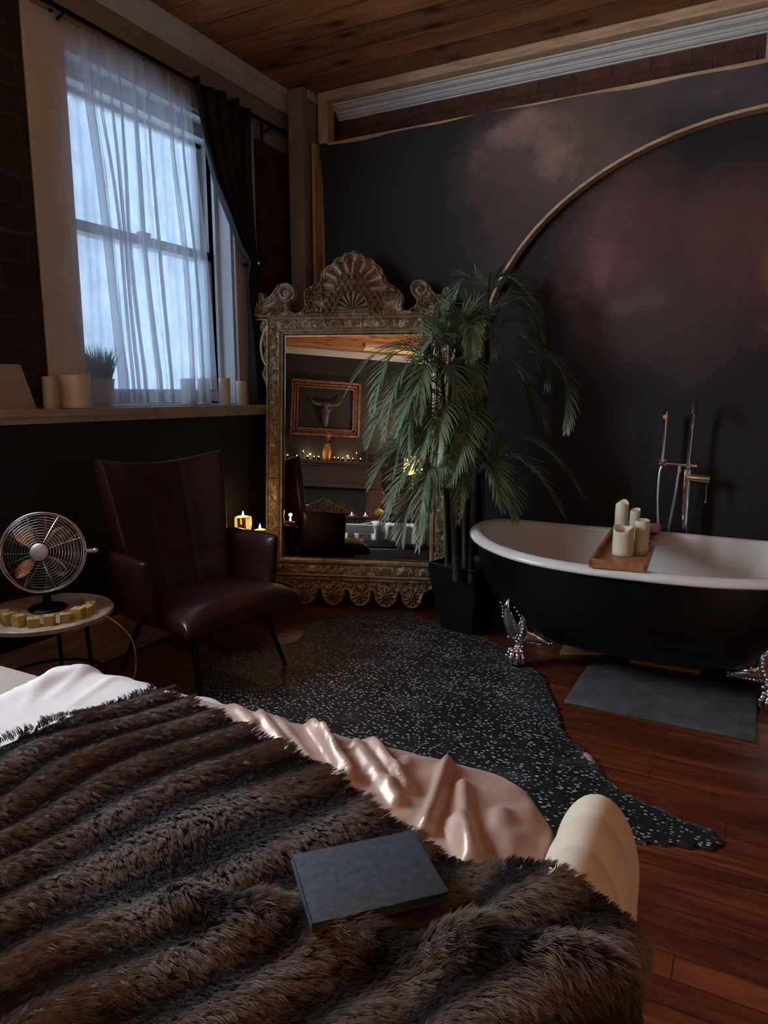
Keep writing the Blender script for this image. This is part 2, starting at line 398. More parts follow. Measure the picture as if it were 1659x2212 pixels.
# left wall: upper part with the window opening and a second one added for daylight
W1 = (2.50, 3.707, 1.325, 3.03); W2 = (0.42, 1.62, 1.325, 2.95)
m = MB(); x0, x1 = -3.35, XU
for y0, y1, z0, z1 in ((YB2 - .1, W2[0], 1.28, ZC), (W2[0], W2[1], 1.28, W2[2]), (W2[0], W2[1], W2[3], ZC), (W2[1], W1[0], 1.28, ZC),
                       (W1[0], W1[1], 1.28, W1[2]), (W1[0], W1[1], W1[3], ZC), (W1[1], 4.8, 1.28, ZC)):
    m.box(x0, x1, y0, y1, z0, z1)
wl = S(m.build('wall_left', M['plaster'], smooth=False))
m = MB().box(-3.35, XL, YB2 - .1, 4.8, 0, 1.29); m.build('wainscot', M['blackwall'], wl, smooth=False, label='black painted lower wall')
m = MB().box(XU - .02, XU + .012, 1.85, 2.285, 1.34, 3.36); m.build('brick_panel', M['brick_left'], wl, smooth=False, label='dark old brick')
m = MB().box(XU - .02, XU + .006, 3.955, 4.33, 1.34, 3.045); m.build('brick_panel', M['brick_red'], wl, smooth=False, label='red brown brick strip right of the window')
S(MB().box(XL, XL + .022, YB2, 4.5, 0.012, 0.235, ch=.004).build('baseboard_left', M['baseboard'], smooth=False))
S(MB().box(-2.6, XR, YP + .07, YP + .09, 0.012, 0.16).build('baseboard_back', M['baseboard'], smooth=False))
# back wall and what is built in front of it
S(MB().box(-3.35, XR + .1, YW, 4.8, 0, ZC).build('wall_back', M['brick_back'], smooth=False))
S(MB().box(XR, XR + .2, YB2 - .1, 4.8, 0, ZC).build('wall_right', M['plaster_grey'], smooth=False))
S(MB().box(-3.35, XR + .1, YB2 - .2, YB2, 0, ZC).build('wall_front', basic('dark_mantel_wall', rgb(25, 22, 22), 0.6, var=.15), smooth=False))
S(MB().box(-3.35, -2.80, 4.35, 4.52, 0, ZC).build('trim_16', M['plaster'], smooth=False))
# corner pilaster
S(MB().box(-2.924, -2.805, 4.20, 4.50, 0, ZC, ch=.004).build('trim_1', M['plaster'], smooth=False))
S(MB().box(-2.93, -2.79, 4.26, 4.50, ZC - .05, ZC, ch=.003).build('trim_2', M['trimwhite'], smooth=False))

def crown(name, prof, p0, p1, mat, flip=False):
    """extrude a profile (out, down) from p0 to p1; 'out' points into the room"""
    m = MB(); p0 = Vector(p0); p1 = Vector(p1); d = (p1 - p0).normalized(); out = Vector((0, 0, 1)).cross(d)
    if flip: out = -out
    P = np.array([[list(p + out*a + Vector((0, 0, -b))) for a, b in prof] for p in (p0, p1)])
    m.grid(P); n = len(prof); m.f.append(tuple(range(n))); m.f.append(tuple(range(n, 2*n))[::-1])
    return S(m.build(name, mat, split=25))
prof = [(0, 0), (.195, 0), (.195, .022), (.165, .024), (.163, .034), (.172, .045), (.165, .056), (.145, .058), (.120, .062), (.104, .078), (.098, .098), (.080, .100), (.078, .112), (.086, .122), (.080, .134), (.058, .136),
        (.050, .150), (.030, .158), (.012, .162), (.012, .185), (.0, .188)]
prof = [(a*.55, b*.48) for a, b in prof]
crown('trim_3', prof, (XU, YB2, ZC), (XU, 4.35, ZC), M['crown'], flip=True)
# back: pine frame with cornice and a brick strip inside it
YF = YP - .0
S(MB().box(-2.775, XR, YF, YF + .09, 3.345, 3.40, ch=.003).build('trim_4', M['rawpine'], smooth=False))
S(MB().box(-2.775, XR, YF + .09, YW, 3.338, 3.40).build('trim_5', basic('grey_batten', rgb(120, 112, 106), .7, var=.12), smooth=False))
S(MB().box(-2.775, XR, YF, YF + .09, 3.040, 3.078, ch=.003).build('trim_6', M['rawpine'], smooth=False))
S(MB().box(-2.775, -2.70, YF, YF + .088, 0, 3.345, ch=.003).build('trim_7', M['rawpine_v'], smooth=False))
S(MB().box(-.085, -.03, YF, YF + .088, 3.078, 3.345, ch=.003).build('trim_8', M['rawpine_v'], smooth=False))
prof2 = [(0, 0), (.115, 0), (.115, .016), (.092, .017), (.090, .028), (.098, .036), (.090, .046), (.070, .048), (.056, .056), (.050, .070), (.034, .072), (.032, .082), (.040, .090), (.032, .100), (.012, .102), (.010, .112), (0, .114)]
prof2 = [(a*.9, b*.68) for a, b in prof2]
crown('trim_9', prof2, (-2.70, YW, 3.338), (XR, YW, 3.338), M['crown'], flip=True)
S(MB().box(-2.775, -2.755, YP - .085, YP, 0.24, 3.06).build('trim_10', M['rawpine_v'], smooth=False))

# front backdrop panel with the arch cut out
arch_px = [(1060, 610), (1100, 520), (1150, 450), (1220, 385), (1300, 330), (1400, 290), (1500, 252), (1659, 228)]
cxA, rA = 0.0, 1.55; 
def arch_curve(n=60):
    # ellipse through measured points: centre x=0.02, springing z=1.60
    P = []
    for i in range(n + 1):
        a = math.pi - math.pi*i/n
        P.append((0.02 + 1.60*math.cos(a), 1.62 + 1.235*math.sin(a)))
    return P
ar = arch_curve(); zt = 3.055; left = []
outline = [(-2.775, zt)]
for z in np.linspace(zt, 0.02, 30):
    left.append((-2.745 + .028*math.exp(-((z - 2.2)/.7)**2) - .035*sstep(2.9, 3.06, z), z))
wav = [(x, zt + .008*math.sin(x*3.1) + .005*math.sin(x*11)) for x in np.linspace(XR, -2.74, 60)]
poly = left + [(-1.58, 0.02)] + [(-1.58, 1.0)] + ar + [(1.62, 1.0), (1.62, 0.02), (XR, 0.02)] + wav
bm = bmesh.new()
vsb = [bm.verts.new((x, YP - .022, z)) for x, z in poly]; f = bm.faces.new(vsb)
r = bmesh.ops.extrude_face_region(bm, geom=[f]); bmesh.ops.translate(bm, verts=[g for g in r['geom'] if isinstance(g, bmesh.types.BMVert)], vec=(0, .055, 0))
bmesh.ops.triangulate(bm, faces=[f for f in bm.faces if len(f.verts) > 4]); me = bpy.data.meshes.new('wall_panel'); bm.to_mesh(me); bm.free()
S(link(me, 'wall_backdrop', M['panel'], smooth=False))
# raw wood edge of the arch
m = MB(); P = np.array([[(x, y, z) for y, dz in ((YP - .0235, 0), (YP + .05, 0))] + [(x - (.016)*(x - .02)/1.6*1, YP + .05, z - .016*math.sin(math.pi*i/60)), (x - (.016)*(x - .02)/1.6, YP - .0235, z - .016*math.sin(math.pi*i/60))] for i, (x, z) in enumerate(ar)])
m.grid(P, closev=True); S(m.build('trim_11', M['rawpine'], split=30))
S(MB().box(-1.75, 1.80, YP + .055, YP + .07, 0.02, 2.98).build('wall_arch', M['panel_in'], smooth=False))

# ------------------------------------------------------------------ windows
def pane_mat(name, tint, mott):
    t = NT(name); t.n.remove(t.b); v = t.coord((1, 1, .6))
    tr = t.new('ShaderNodeBsdfTransparent'); df = t.new('ShaderNodeBsdfTranslucent'); gl = t.new('ShaderNodeBsdfGlossy'); gl.inputs['Roughness'].default_value = .25
    f1 = t.noise(v, 9, 6, .7, .6); f2 = t.noise(v, 38, 4, .7); f = t.math('ADD', t.math('MULTIPLY', f1, .55), t.math('MULTIPLY', f2, .45))
    t.ln(t.ramp(f, [(.3, tuple(x*(1 - mott) for x in tint)), (.68, tint)]), tr.inputs[0]); df.inputs[0].default_value = (*tint, 1)
    a = t.new('ShaderNodeMixShader'); a.inputs[0].default_value = .25; t.ln(tr.outputs[0], a.inputs[1]); t.ln(df.outputs[0], a.inputs[2])
    b = t.new('ShaderNodeMixShader'); b.inputs[0].default_value = .03; t.ln(a.outputs[0], b.inputs[1]); t.ln(gl.outputs[0], b.inputs[2]); t.ln(b.outputs[0], t.o.inputs[0])
    return t.m
PANE_T = 0.20
M['pane'] = pane_mat('frosted_pane', (PANE_T*.82, PANE_T*.94, PANE_T*1.08), .38)
M['pane2'] = pane_mat('clear_pane', (.80, .80, .80), .1)
def window(name, y0, y1, z0, z1, pmat, xg=-3.20):
    w = thing(name, '', ''); del w['label']; del w['category']; w['kind'] = 'structure'; w.location = (xg, (y0 + y1)/2, z0)
    def L(m_, nm, mat, **k):
        o = m_.build(nm, mat, w, smooth=False, **k)
        for v in o.data.vertices: v.co -= w.location
        return o
    m = MB()   # reveal lining + outer frame
    m.box(xg - .10, XU, y0, y0 + .02, z0, z1); m.box(xg - .10, XU, y1 - .02, y1, z0, z1); m.box(xg - .10, XU, y0, y1, z1 - .02, z1); m.box(xg - .10, XU, y0, y1, z0 - .01, z0 + .012)
    for a, b in ((y0 + .02, y0 + .05), (y1 - .05, y1 - .02)): m.box(xg - .08, xg + .055, a, b, z0, z1); m.box(xg + .02, xg + .075, a, b + (0 if a > y0 + .1 else -.012), z0, z1)
    m.box(xg - .08, xg + .075, y0, y1, z1 - .09, z1 - .02)
    L(m, 'window_frame', M['trimwhite'])
    zm = z0 + (z1 - z0)*.53
    for (a, b, xo, nm) in ((zm, z1 - .06, -.035, 'upper'), (z0 + .01, zm + .06, .012, 'lower')):
        m = MB(); s0, s1 = y0 + .05, y1 - .05; ww = .045
        m.box(xg + xo - .02, xg + xo + .02, s0, s0 + ww, a, b); m.box(xg + xo - .02, xg + xo + .02, s1 - ww, s1, a, b)
        m.box(xg + xo - .02, xg + xo + .02, s0, s1, b - .055, b); m.box(xg + xo - .02, xg + xo + .02, s0, s1, a, a + (.055 if nm == 'upper' else .09))
        if nm == 'lower': m.box(xg + xo - .01, xg + xo + .03, (s0 + s1)/2 - .04, (s0 + s1)/2 + .04, b, b + .022, ch=.006)
        sash = L(m, 'sash', M['trimwhite'])
        p = MB().box(xg + xo - .002, xg + xo + .002, s0 + ww - .005, s1 - ww + .005, a + .05, b - .05)
        po = p.build('pane', pmat, sash, smooth=False)
        for v in po.data.vertices: v.co -= w.location
    m = MB()  # casing on the wall
    m.box(XU, XU + .02, y0 - .21, y0 + .0, z0, z1 + .10, ch=.003); m.box(XU, XU + .02, y1, y1 + .225, z0, z1 + .10, ch=.003); m.box(XU, XU + .015, y0, y1, z1, z1 + .10)
    L(m, 'casing', M['trimwhite'])
    return w
window('window_1', *W1, M['pane']); window('added_window_2', *W2, M['pane2'])  # second window is added out of view, for more daylight from the left
# long sill
S(MB().box(-3.13, XL + .028, YB2 + .01, 4.19, 1.292, 1.327, ch=.005).build('trim_12', M['sill'], smooth=False))
S(MB().box(XL, XL + .014, YB2 + .01, 4.19, 1.262, 1.292).build('trim_13', M['sill'], smooth=False))

# ------------------------------------------------------------------ curtain rod and curtains
rod = thing('curtain_rod', 'black metal curtain rod with ball ends above the window', 'curtain rod', (-2.95, 3.18, 3.135))
MB().tube([(0, -.90, 0), (0, .97, 0)], .0125, 12).build('rod', M['iron'], rod)
for s_, yy in ((-1, -.90), (1, .97)):
    MB().lathe([(.001, 0), (.014, .004), (.016, .012), (.011, .02), (.02, .03), (.026, .042), (.024, .056), (.012, .066), (.001, .069)], 14, M=Matrix.Translation((0, yy, 0)) @ Matrix.Rotation(-s_*math.pi/2, 4, 'X')).build('finial', M['iron'], rod)
for yy in (-.72, .86):
    MB().tube([(0, yy, -.016), (-.045, yy, -.03), (-.082, yy, -.03)], .007, 8).box(-.082, -.072, yy - .012, yy + .012, -.10, .02).tube([(.014, yy, .0), (.0, yy, -.0155), (-.014, yy, 0)], .005, 6).build('bracket', M['iron'], rod)

def sheer_mat():
    t = NT('sheer_voile'); t.n.remove(t.b)
    tr = t.new('ShaderNodeBsdfTransparent'); tl = t.new('ShaderNodeBsdfTranslucent'); df = t.new('ShaderNodeBsdfDiffuse')
    for n_ in (tl, df): n_.inputs[0].default_value = (.86, .87, .90, 1)
    tr.inputs[0].default_value = (.97, .97, .98, 1)
    a = t.new('ShaderNodeMixShader'); a.inputs[0].default_value = .45; t.ln(tl.outputs[0], a.inputs[1]); t.ln(df.outputs[0], a.inputs[2])
    lw = t.new('ShaderNodeLayerWeight'); lw.inputs[0].default_value = .35
    fac = t.math('ADD', t.math('MULTIPLY', lw.outputs['Facing'], .55), .32, True)
    b = t.new('ShaderNodeMixShader'); t.ln(fac, b.inputs[0]); t.ln(tr.outputs[0], b.inputs[1]); t.ln(a.outputs[0], b.inputs[2]); t.ln(b.outputs[0], t.o.inputs[0])
    return t.m
M['sheer'] = sheer_mat()
# sheer: fold bands with their centre Y at z=2.75 / 2.24 / 1.50 and half width
bands = [(2.60, 2.64, 2.71, .028), (2.665, 2.735, 2.775, .006), (2.73, 2.765, 2.81, .007), (2.79, 2.80, 2.86, .005), (2.885, 2.905, 2.955, .014), (2.985, 3.02, 3.04, .007), (3.16, 3.205, 3.21, .016), (3.25, 3.28, 3.31, .006)]
def sheer():
    nz = 60; zt_, zb = 3.125, 1.350; us = []
    # build path in parameter: list of (Y fraction function id, depth)
    rows = []
    for k in range(nz):
        f = k/(nz - 1); z = zt_ + (zb - zt_)*f
        yl = 2.415 + .03*f; yr = 3.335 + .13*f**1.3
        path = []; prev = yl; xo = 0
        bl = []
        for (a, b, c, hw) in bands:
            yc = np.interp(z, (1.50, 2.24, 2.75), (c, b, a)); bl.append((yc + .0, hw*(1.0 + .5*f)*(1 if f > .04 else f/.04)))
        segs = []
        cur = yl
        for bi, (yc, hw) in enumerate(bl):
            n = 14
            for i in range(n):
                t_ = i/n; y = cur + (yc + hw - cur)*t_; segs.append((y, .012*math.sin(i/n*math.pi*2 + bi) + .004*math.sin(y*90 + f*3)))
            for i in range(6): t_ = i/6; segs.append((yc + hw - 2*hw*t_, .006 + .010*math.sin(t_*math.pi)))
            for i in range(6): t_ = i/6; segs.append((yc - hw + 2*hw*t_, .022 + .006*math.sin(t_*math.pi)))
            cur = yc + hw
        n = 8
        for i in range(n + 1): segs.append((cur + (yr - cur)*i/n, .010*math.sin(i)*1.0))
        amp = .35 + .65*min(1, f*3)
        rows.append([(-2.985 + dx*amp + .012*math.sin(f*5 + y*7), y, z + (.004*math.sin(y*30) if k == nz - 1 else 0) + (.006*math.sin(y*160) if k == 0 else 0)) for y, dx in segs])
    return np.array(rows)
m = MB(); Sg = sheer(); m.grid(Sg)
o = m.build('sheer_curtain', M['sheer'], split=0); o['label'] = 'white sheer curtain hanging on the rod across the lit window'; o['category'] = 'curtain'
# hem strip
hem = MB(); hem.grid(Sg[-3:] + np.array([.0035, 0, 0])); hem.build('hem', M['sheer'], o, split=0)
# dark tied curtain
def dark_curtain():
    rows = []; nz = 70; ny = 90
    for k in range(nz):
        f = k/(nz - 1); z = 3.165 + (1.335 - 3.165)*f
        yl = np.interp(z, (1.33, 1.8, 2.15, 2.23, 2.32, 2.45, 2.65, 2.85, 3.07, 3.165), (3.76, 3.77, 3.755, 3.745, 3.69, 3.60, 3.455, 3.375, 3.325, 3.315))
        yr = np.interp(z, (1.33, 1.6, 1.9, 2.15, 2.24, 2.4, 2.7, 3.0, 3.165), (4.00, 3.97, 3.915, 3.86, 3.842, 3.845, 3.835, 3.825, 3.83))
        w = yr - yl; row = []
        for j in range(ny):
            u = j/(ny - 1); a = .022*min(1, w/.25) + .008
            row.append((-2.955 + a*math.sin(u*9*math.pi + .6*math.sin(f*4)) + .01*math.sin(u*23 + f*6)*sstep(0, .2, f) + .03*math.exp(-((z - 2.23)/.06)**2), yl + w*u, z + .012*math.sin(u*19)*(k == 0)))
        rows.append(row)
    return np.array(rows)
m = MB(); m.grid(dark_curtain()); o = m.build('dark_curtain', M['velvet'], split=0)
sm = o.modifiers.new('thickness', 'SOLIDIFY'); sm.thickness = .004
o['label'] = 'black curtain tied back at the right side of the window'; o['category'] = 'curtain'
MB().tube([(-2.955 + .052*math.cos(a), 3.79 + .062*math.sin(a), 2.235 + .012*math.cos(a)) for a in np.linspace(0, 2*math.pi, 20, endpoint=False)], .009, 8, closed=True).build('tieback', M['velvet'], o)
MB().ball((-2.895, 3.80, 2.228), .012, 8).build('tieback_clasp', M['chrome'], o, label='small shiny clasp')

# ================================================================== MIRROR
MYAW = math.radians(19.3); MLEAN = math.radians(6.0)
mir = thing('floor_mirror', 'huge gilt carved mirror leaning in the corner with shell crest', 'mirror', (-2.24, 3.89, .035), 0)
# local: x right, y back (away from room), z up along the tilted frame
mir.rotation_euler = (-MLEAN, 0, MYAW)
U0 = -.03
def relief(name, poly, hf, res, mat, base=.012, parent=mir, back=-.03, y0=0.0):
    poly = np.array(poly); mn = poly.min(0) - res*2; mx = poly.max(0) + res*2
    nx = int((mx[0] - mn[0])/res) + 1; nz = int((mx[1] - mn[1])/res) + 1
    X, Z = np.meshgrid(mn[0] + np.arange(nx)*res, mn[1] + np.arange(nz)*res, indexing='ij')
    d = np.full(X.shape, 1e9); gx = np.zeros(X.shape); gz = np.zeros(X.shape); ins = np.zeros(X.shape, bool)
    n = len(poly)
    for i in range(n):
        a = poly[i]; b = poly[(i + 1) % n]; e = b - a; L2 = (e**2).sum() + 1e-12
        t = np.clip(((X - a[0])*e[0] + (Z - a[1])*e[1])/L2, 0, 1); px = a[0] + t*e[0]; pz = a[1] + t*e[1]
        dd = np.hypot(X - px, Z - pz); k = dd < d; d[k] = dd[k]; gx[k] = px[k]; gz[k] = pz[k]
        c = ((a[1] > Z) != (b[1] > Z)) & (X < (b[0] - a[0])*(Z - a[1])/((b[1] - a[1]) + 1e-12) + a[0]); ins ^= c
    keep = ins | (d < res*.75)
    XX = np.where(ins, X, gx); ZZ = np.where(ins, Z, gz); sd = np.where(ins, d, 0)
    Hh = hf(XX, ZZ, sd)*sstep(0, .006, sd) + base*sstep(-.0001, .004, sd)
    idx = -np.ones(X.shape, int); V = []
    cells = keep[:-1, :-1] & keep[1:, :-1] & keep[:-1, 1:] & keep[1:, 1:]
    used = np.zeros(X.shape, bool); used[:-1, :-1] |= cells; used[1:, :-1] |= cells; used[:-1, 1:] |= cells; used[1:, 1:] |= cells
    ids = np.where(used); idx[ids] = np.arange(len(ids[0]))
    front = np.stack([XX[ids], y0 - Hh[ids], ZZ[ids]], 1); backv = np.stack([XX[ids], np.full(len(ids[0]), y0 - back), ZZ[ids]], 1)
    N = len(ids[0]); ci, cj = np.where(cells)
    q = np.stack([idx[ci, cj], idx[ci + 1, cj], idx[ci + 1, cj + 1], idx[ci, cj + 1]], 1)
    faces = [tuple(r) for r in q.tolist()]
    from collections import Counter
    ed = {}
    for r in faces:
        for k in range(4):
            e = (r[k], r[(k + 1) % 4]); ed[e] = 1
    sides = [(a, b, b + N, a + N) for (a, b) in ed if (b, a) not in ed]
    m = MB(); m.v = [tuple(v) for v in np.vstack([front, backv]).tolist()]
    m.f = faces + [tuple(x + N for x in reversed(r)) for r in faces] + sides
    return m.build(name, mat, parent, split=55)

def spiral_h(X, Z, cx_, cz_, r0, turns, hand, w=.011, h=.02, ang0=0):
    dx = (X - cx_)*hand; dz = Z - cz_; r = np.hypot(dx, dz); a = np.arctan2(dz, dx) + ang0
    # archimedean: r = r0*(1 - th/(2pi*turns))
    pitch = r0/turns; ph = np.mod(r/pitch + a/(2*math.pi), 1.0); dist = np.abs(ph - .5)*pitch
    return h*np.exp(-(dist/(pitch*.22))**2)*(r < r0*1.02) + h*.8*np.exp(-(r/(.3*r0))**2)

def leafy(X, Z, s, seed, h=.016):
    n1 = fbm(X/s, Z/s, seed, 3); a = fbm(X/s*.6 + 9, Z/s*.6, seed + 3, 2)*6.28*1.5
    rid = .5 + .5*np.cos((X*np.cos(a) + Z*np.sin(a))/s*8)
    return h*(sstep(.35, .62, n1)*(.45 + .55*rid))

crest_poly = [(-.70, 1.865), (-.705, 1.90), (-.69, 1.94), (-.705, 1.972), (-.681, 1.989), (-.686, 2.015), (-.67, 2.036), (-.645, 2.026), (-.632, 1.992), (-.60, 2.012), (-.575, 2.045), (-.553, 2.070), (-.52, 2.088), (-.485, 2.091), (-.452, 2.078),
    (-.430, 2.050), (-.422, 2.015), (-.435, 1.985), (-.462, 1.966), (-.474, 1.945), (-.467, 1.917), (-.445, 1.900), (-.415, 1.895), (-.382, 1.907), (-.363, 1.935), (-.368, 1.975), (-.370, 2.010), (-.355, 2.040), (-.32, 2.060), (-.280, 2.075), (-.262, 2.105),
    (-.262, 2.142), (-.235, 2.180), (-.19, 2.200), (-.16, 2.228), (-.125, 2.240), (-.102, 2.272), (-.07, 2.270), (-.038, 2.288), (-.015, 2.268), (.012, 2.262), (.035, 2.238), (.075, 2.232), (.105, 2.200), (.14, 2.172), (.155, 2.132), (.172, 2.110), (.176, 2.079), (.215, 2.058),
    (.255, 2.030), (.285, 1.995), (.283, 1.955), (.272, 1.925), (.288, 1.905), (.315, 1.902), (.345, 1.915), (.366, 1.940), (.362, 1.972), (.34, 1.992), (.325, 2.02), (.323, 2.058), (.345, 2.083), (.385, 2.094), (.425, 2.084), (.452, 2.055), (.470, 2.020), (.495, 1.996), (.525, 1.997), (.535, 2.03), (.556, 2.042), (.58, 2.030), (.585, 1.998), (.622, 1.985), (.606, 1.945), (.628, 1.90), (.625, 1.865)]
def crest_h(X, Z, sd):
    h = .014*np.exp(-((sd - .012)/.008)**2) + .010*np.exp(-((sd - .030)/.006)**2)
    cx_, cz_ = U0 - .012, 1.90
    dx = X - cx_; dz = Z - cz_; r = np.hypot(dx, dz); a = np.arctan2(dz, dx)
    body = sstep(.0, .03, .205 - np.abs(dx) - .20*np.clip(dz - .05, 0, 1)*.8)*(dz < .24)        # pineapple body
    dome = np.exp(-(dx/.17)**2 - ((dz - .12)/.22)**2)
    h = h + .035*dome
    # honeycomb scales
    row = dz/.034; off = (np.floor(row) % 2)*.5; fx = np.mod(dx/.042 + off, 1) - .5; fz = np.mod(row, 1)
    scale = np.abs(fz - .45 - .38*np.cos(fx*2*math.pi))
    wavy = .030*np.exp(-(scale/.22)**2)
    side = body*(r > .10)
    # upper shell ribs fanned from the centre
    rr = np.hypot(dx, dz - .13); aa = np.arctan2(dz - .13, dx); ribs = .5 + .5*np.cos(aa*17)
    shell = sstep(.10, .13, rr)*(dz > .11)*(sd > .02)
    h = h + np.where(shell > .02, .032*ribs*shell*(.6 + 2.0*rr), 0)*(np.abs(dx) < .30)
    h = h + wavy*side*(1 - np.clip(shell, 0, 1))
    # small fan at the foot
    fan = (r < .11)*(dz > 0); h = h + fan*(.020*(.5 + .5*np.cos(a*17)) + .006)
    # bead between shell lobes
    h = h + .02*np.exp(-((dx)/.012)**2)*(dz > .13)*(dz < .30)
    # scrolls
    h = h + spiral_h(X, Z, -.490, 2.020, .066, 1.6, 1, h=.022) + spiral_h(X, Z, .392, 2.028, .062, 1.6, -1, h=.022)
    h = h + spiral_h(X, Z, -.400, 1.935, .030, 1.2, -1, h=.014)*0.0
    # leaves elsewhere
    out = (np.abs(dx) > .20)*(np.hypot(X + .49, Z - 2.02) > .068)*(np.hypot(X - .392, Z - 2.028) > .064)
    h = h + out*leafy(X, Z, .050, 5, .034)
    top = (dz > .30); h = h + top*leafy(X, Z, .030, 11, .028)
    return h
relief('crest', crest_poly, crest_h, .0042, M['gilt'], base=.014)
# rails
uL, uR, wB, wT = -.522, .492, .268, 1.768
def rail_h(axis, c0, c1):
    def f(X, Z, sd):
        t = (X if axis == 'x' else Z); q = ((Z if axis == 'x' else X) - c0)/(c1 - c0)     # 0 inner .. 1 outer
        h = .026*np.exp(-((q - .88)/.10)**2) + .018*np.exp(-((q - .06)/.08)**2) + .012
        mid = np.exp(-((q - .48)/.26)**4)
        wv = leafy(X, Z, .046, 21, .022) + .010*(.5 + .5*np.cos(t*2*math.pi/.085 + 3*np.sin(q*3)))*mid*sstep(.45, .6, fbm(t/.05, q*2, 3))
        h = h + mid*wv
        bead = .5 + .5*np.cos(t*2*math.pi/.0145)
        h = h + .007*bead*np.exp(-((q - .70)/.05)**2) + .006*bead*np.exp(-((q - .17)/.04)**2)
        return h
    return f
rw = .098
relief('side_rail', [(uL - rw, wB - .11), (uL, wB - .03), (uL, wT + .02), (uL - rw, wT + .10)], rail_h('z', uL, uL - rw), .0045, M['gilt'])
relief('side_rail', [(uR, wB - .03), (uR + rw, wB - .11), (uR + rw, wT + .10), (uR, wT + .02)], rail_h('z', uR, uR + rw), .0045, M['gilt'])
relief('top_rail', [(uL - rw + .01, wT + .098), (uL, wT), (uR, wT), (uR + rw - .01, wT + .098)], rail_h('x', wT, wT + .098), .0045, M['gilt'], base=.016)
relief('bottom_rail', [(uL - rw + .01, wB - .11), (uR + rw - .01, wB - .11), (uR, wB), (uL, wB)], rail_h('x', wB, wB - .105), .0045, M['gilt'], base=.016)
# base apron with scalloped drops
ap = [(uL - .04, .165), (uL - .06, .135), (uL - .01, .115), (uL + .06, .10)]
for i, (c, wd_, dp) in enumerate([(-.34, .085, .0), (-.155, .085, .0), (.03, .080, .0), (.20, .085, .0), (.375, .08, .0)]):
    ap += [(c - wd_, .075), (c - wd_*.85, .015), (c - wd_*.4, -.022), (c, -.03), (c + wd_*.4, -.022), (c + wd_*.85, .015), (c + wd_, .075)]
ap += [(uR + .0, .10), (uR + .05, .125), (uR + .05, .165)]
def apron_h(X, Z, sd):
    h = .018*np.exp(-((sd - .012)/.009)**2)
    for c in (-.34, -.155, .03, .20, .375):
        dx = X - c; dz = Z - .05; r = np.hypot(dx, dz); a = np.arctan2(dz, dx)
        h = h + .035*np.exp(-(r/.05)**2)*(1 + .35*np.cos(a*11)) + spiral_h(X, Z, c + .0, .05, .068, 1.3, 1 if c < .1 else -1, h=.018)*.7
    return h + leafy(X, Z, .03, 31, .02)*(Z > .09)
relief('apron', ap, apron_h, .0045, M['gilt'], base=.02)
# bead rows and lips (fine mouldings)
m = MB()
for i in range(84):
    u = -.672 + (1.285)*i/83; m.ball((u, -.034, 1.868), .0072, 6)
m.tube([(-.70, -.026, 1.852), (.635, -.026, 1.852)], .006, 6); m.tube([(-.705, -.024, 1.885), (.64, -.024, 1.885)], .005, 6)
m.build('bead_trim', M['gilt'], mir)
m = MB()
lip = [(uL + .004, wB + .004), (uR - .004, wB + .004), (uR - .004, wT - .004), (uL + .004, wT - .004)]
for a, b in zip(lip, lip[1:] + lip[:1]): m.tube([(a[0], -.012, a[1]), (b[0], -.012, b[1])], .008, 8)
m.build('inner_lip', M['gilt'], mir)
# corner ears: rosette, S scroll and hanging leaf
for sgn, ue in ((-1, uL - rw), (1, uR + rw)):
    cu = ue + sgn*(-.012)
    m = MB(); Mx = Matrix.Translation((cu, -.02, 1.800)) @ Matrix.Rotation(math.pi/2, 4, 'X')
    m.lathe([(.052, 0), (.052, .016), (.046, .022), (.038, .014), (.036, .014), (.030, .022), (.024, .014), (.012, .026), (.001, .030)], 28, M=Mx)
    for k in range(8):
        a = k*math.pi/4; m.ball((cu + .034*math.cos(a), -.040, 1.80 + .034*math.sin(a)), .008, 6)
    m.build('rosette', M['gilt'], mir)
    ear = [(ue - sgn*.005, 1.76), (ue + sgn*.030, 1.775), (ue + sgn*.044, 1.745), (ue + sgn*.038, 1.70), (ue + sgn*.012, 1.66), (ue + sgn*.022, 1.62), (ue + sgn*.030, 1.585), (ue + sgn*.014, 1.55), (ue + sgn*.030, 1.52), (ue + sgn*.034, 1.485), (ue + sgn*.014, 1.44), (ue - sgn*.004, 1.40)]
    relief('ear_leaf', ear if sgn > 0 else ear[::-1], lambda X, Z, sd: .020*sstep(0, .02, sd) + leafy(X, Z, .022, 41, .022), .0042, M['gilt'])
    m = MB(); pts = []
    for k in range(22):
        t_ = k/21; pts.append((ue + sgn*(.036*math.sin(math.pi*t_)**.8 - .003), -.034, 1.79 - .24*t_))
    m.tube(pts, [.012 - .006*k/21 for k in range(22)], 8); m.build('ear_scroll', M['gilt'], mir)
# glass with a bevelled border
m = MB(); bw = .026
o4 = [(uL, wB), (uR, wB), (uR, wT), (uL, wT)]; i4 = [(uL + bw, wB + bw), (uR - bw, wB + bw), (uR - bw, wT - bw), (uL + bw, wT - bw)]
m.add([(a, .0035, b) for a, b in o4] + [(a, 0.0, b) for a, b in i4] + [(a, .012, b) for a, b in o4], [(4, 5, 6, 7), (0, 1, 5, 4), (1, 2, 6, 5), (2, 3, 7, 6), (3, 0, 4, 7), (11, 10, 9, 8), (0, 8, 9, 1), (1, 9, 10, 2), (2, 10, 11, 3), (3, 11, 8, 0)])
m.build('mirror_glass', M['mirror'], mir, smooth=False)
MB().box(uL - .06, uR + .06, .016, .035, wB - .06, wT + .06).build('backing_board', M['iron'], mir, smooth=False)

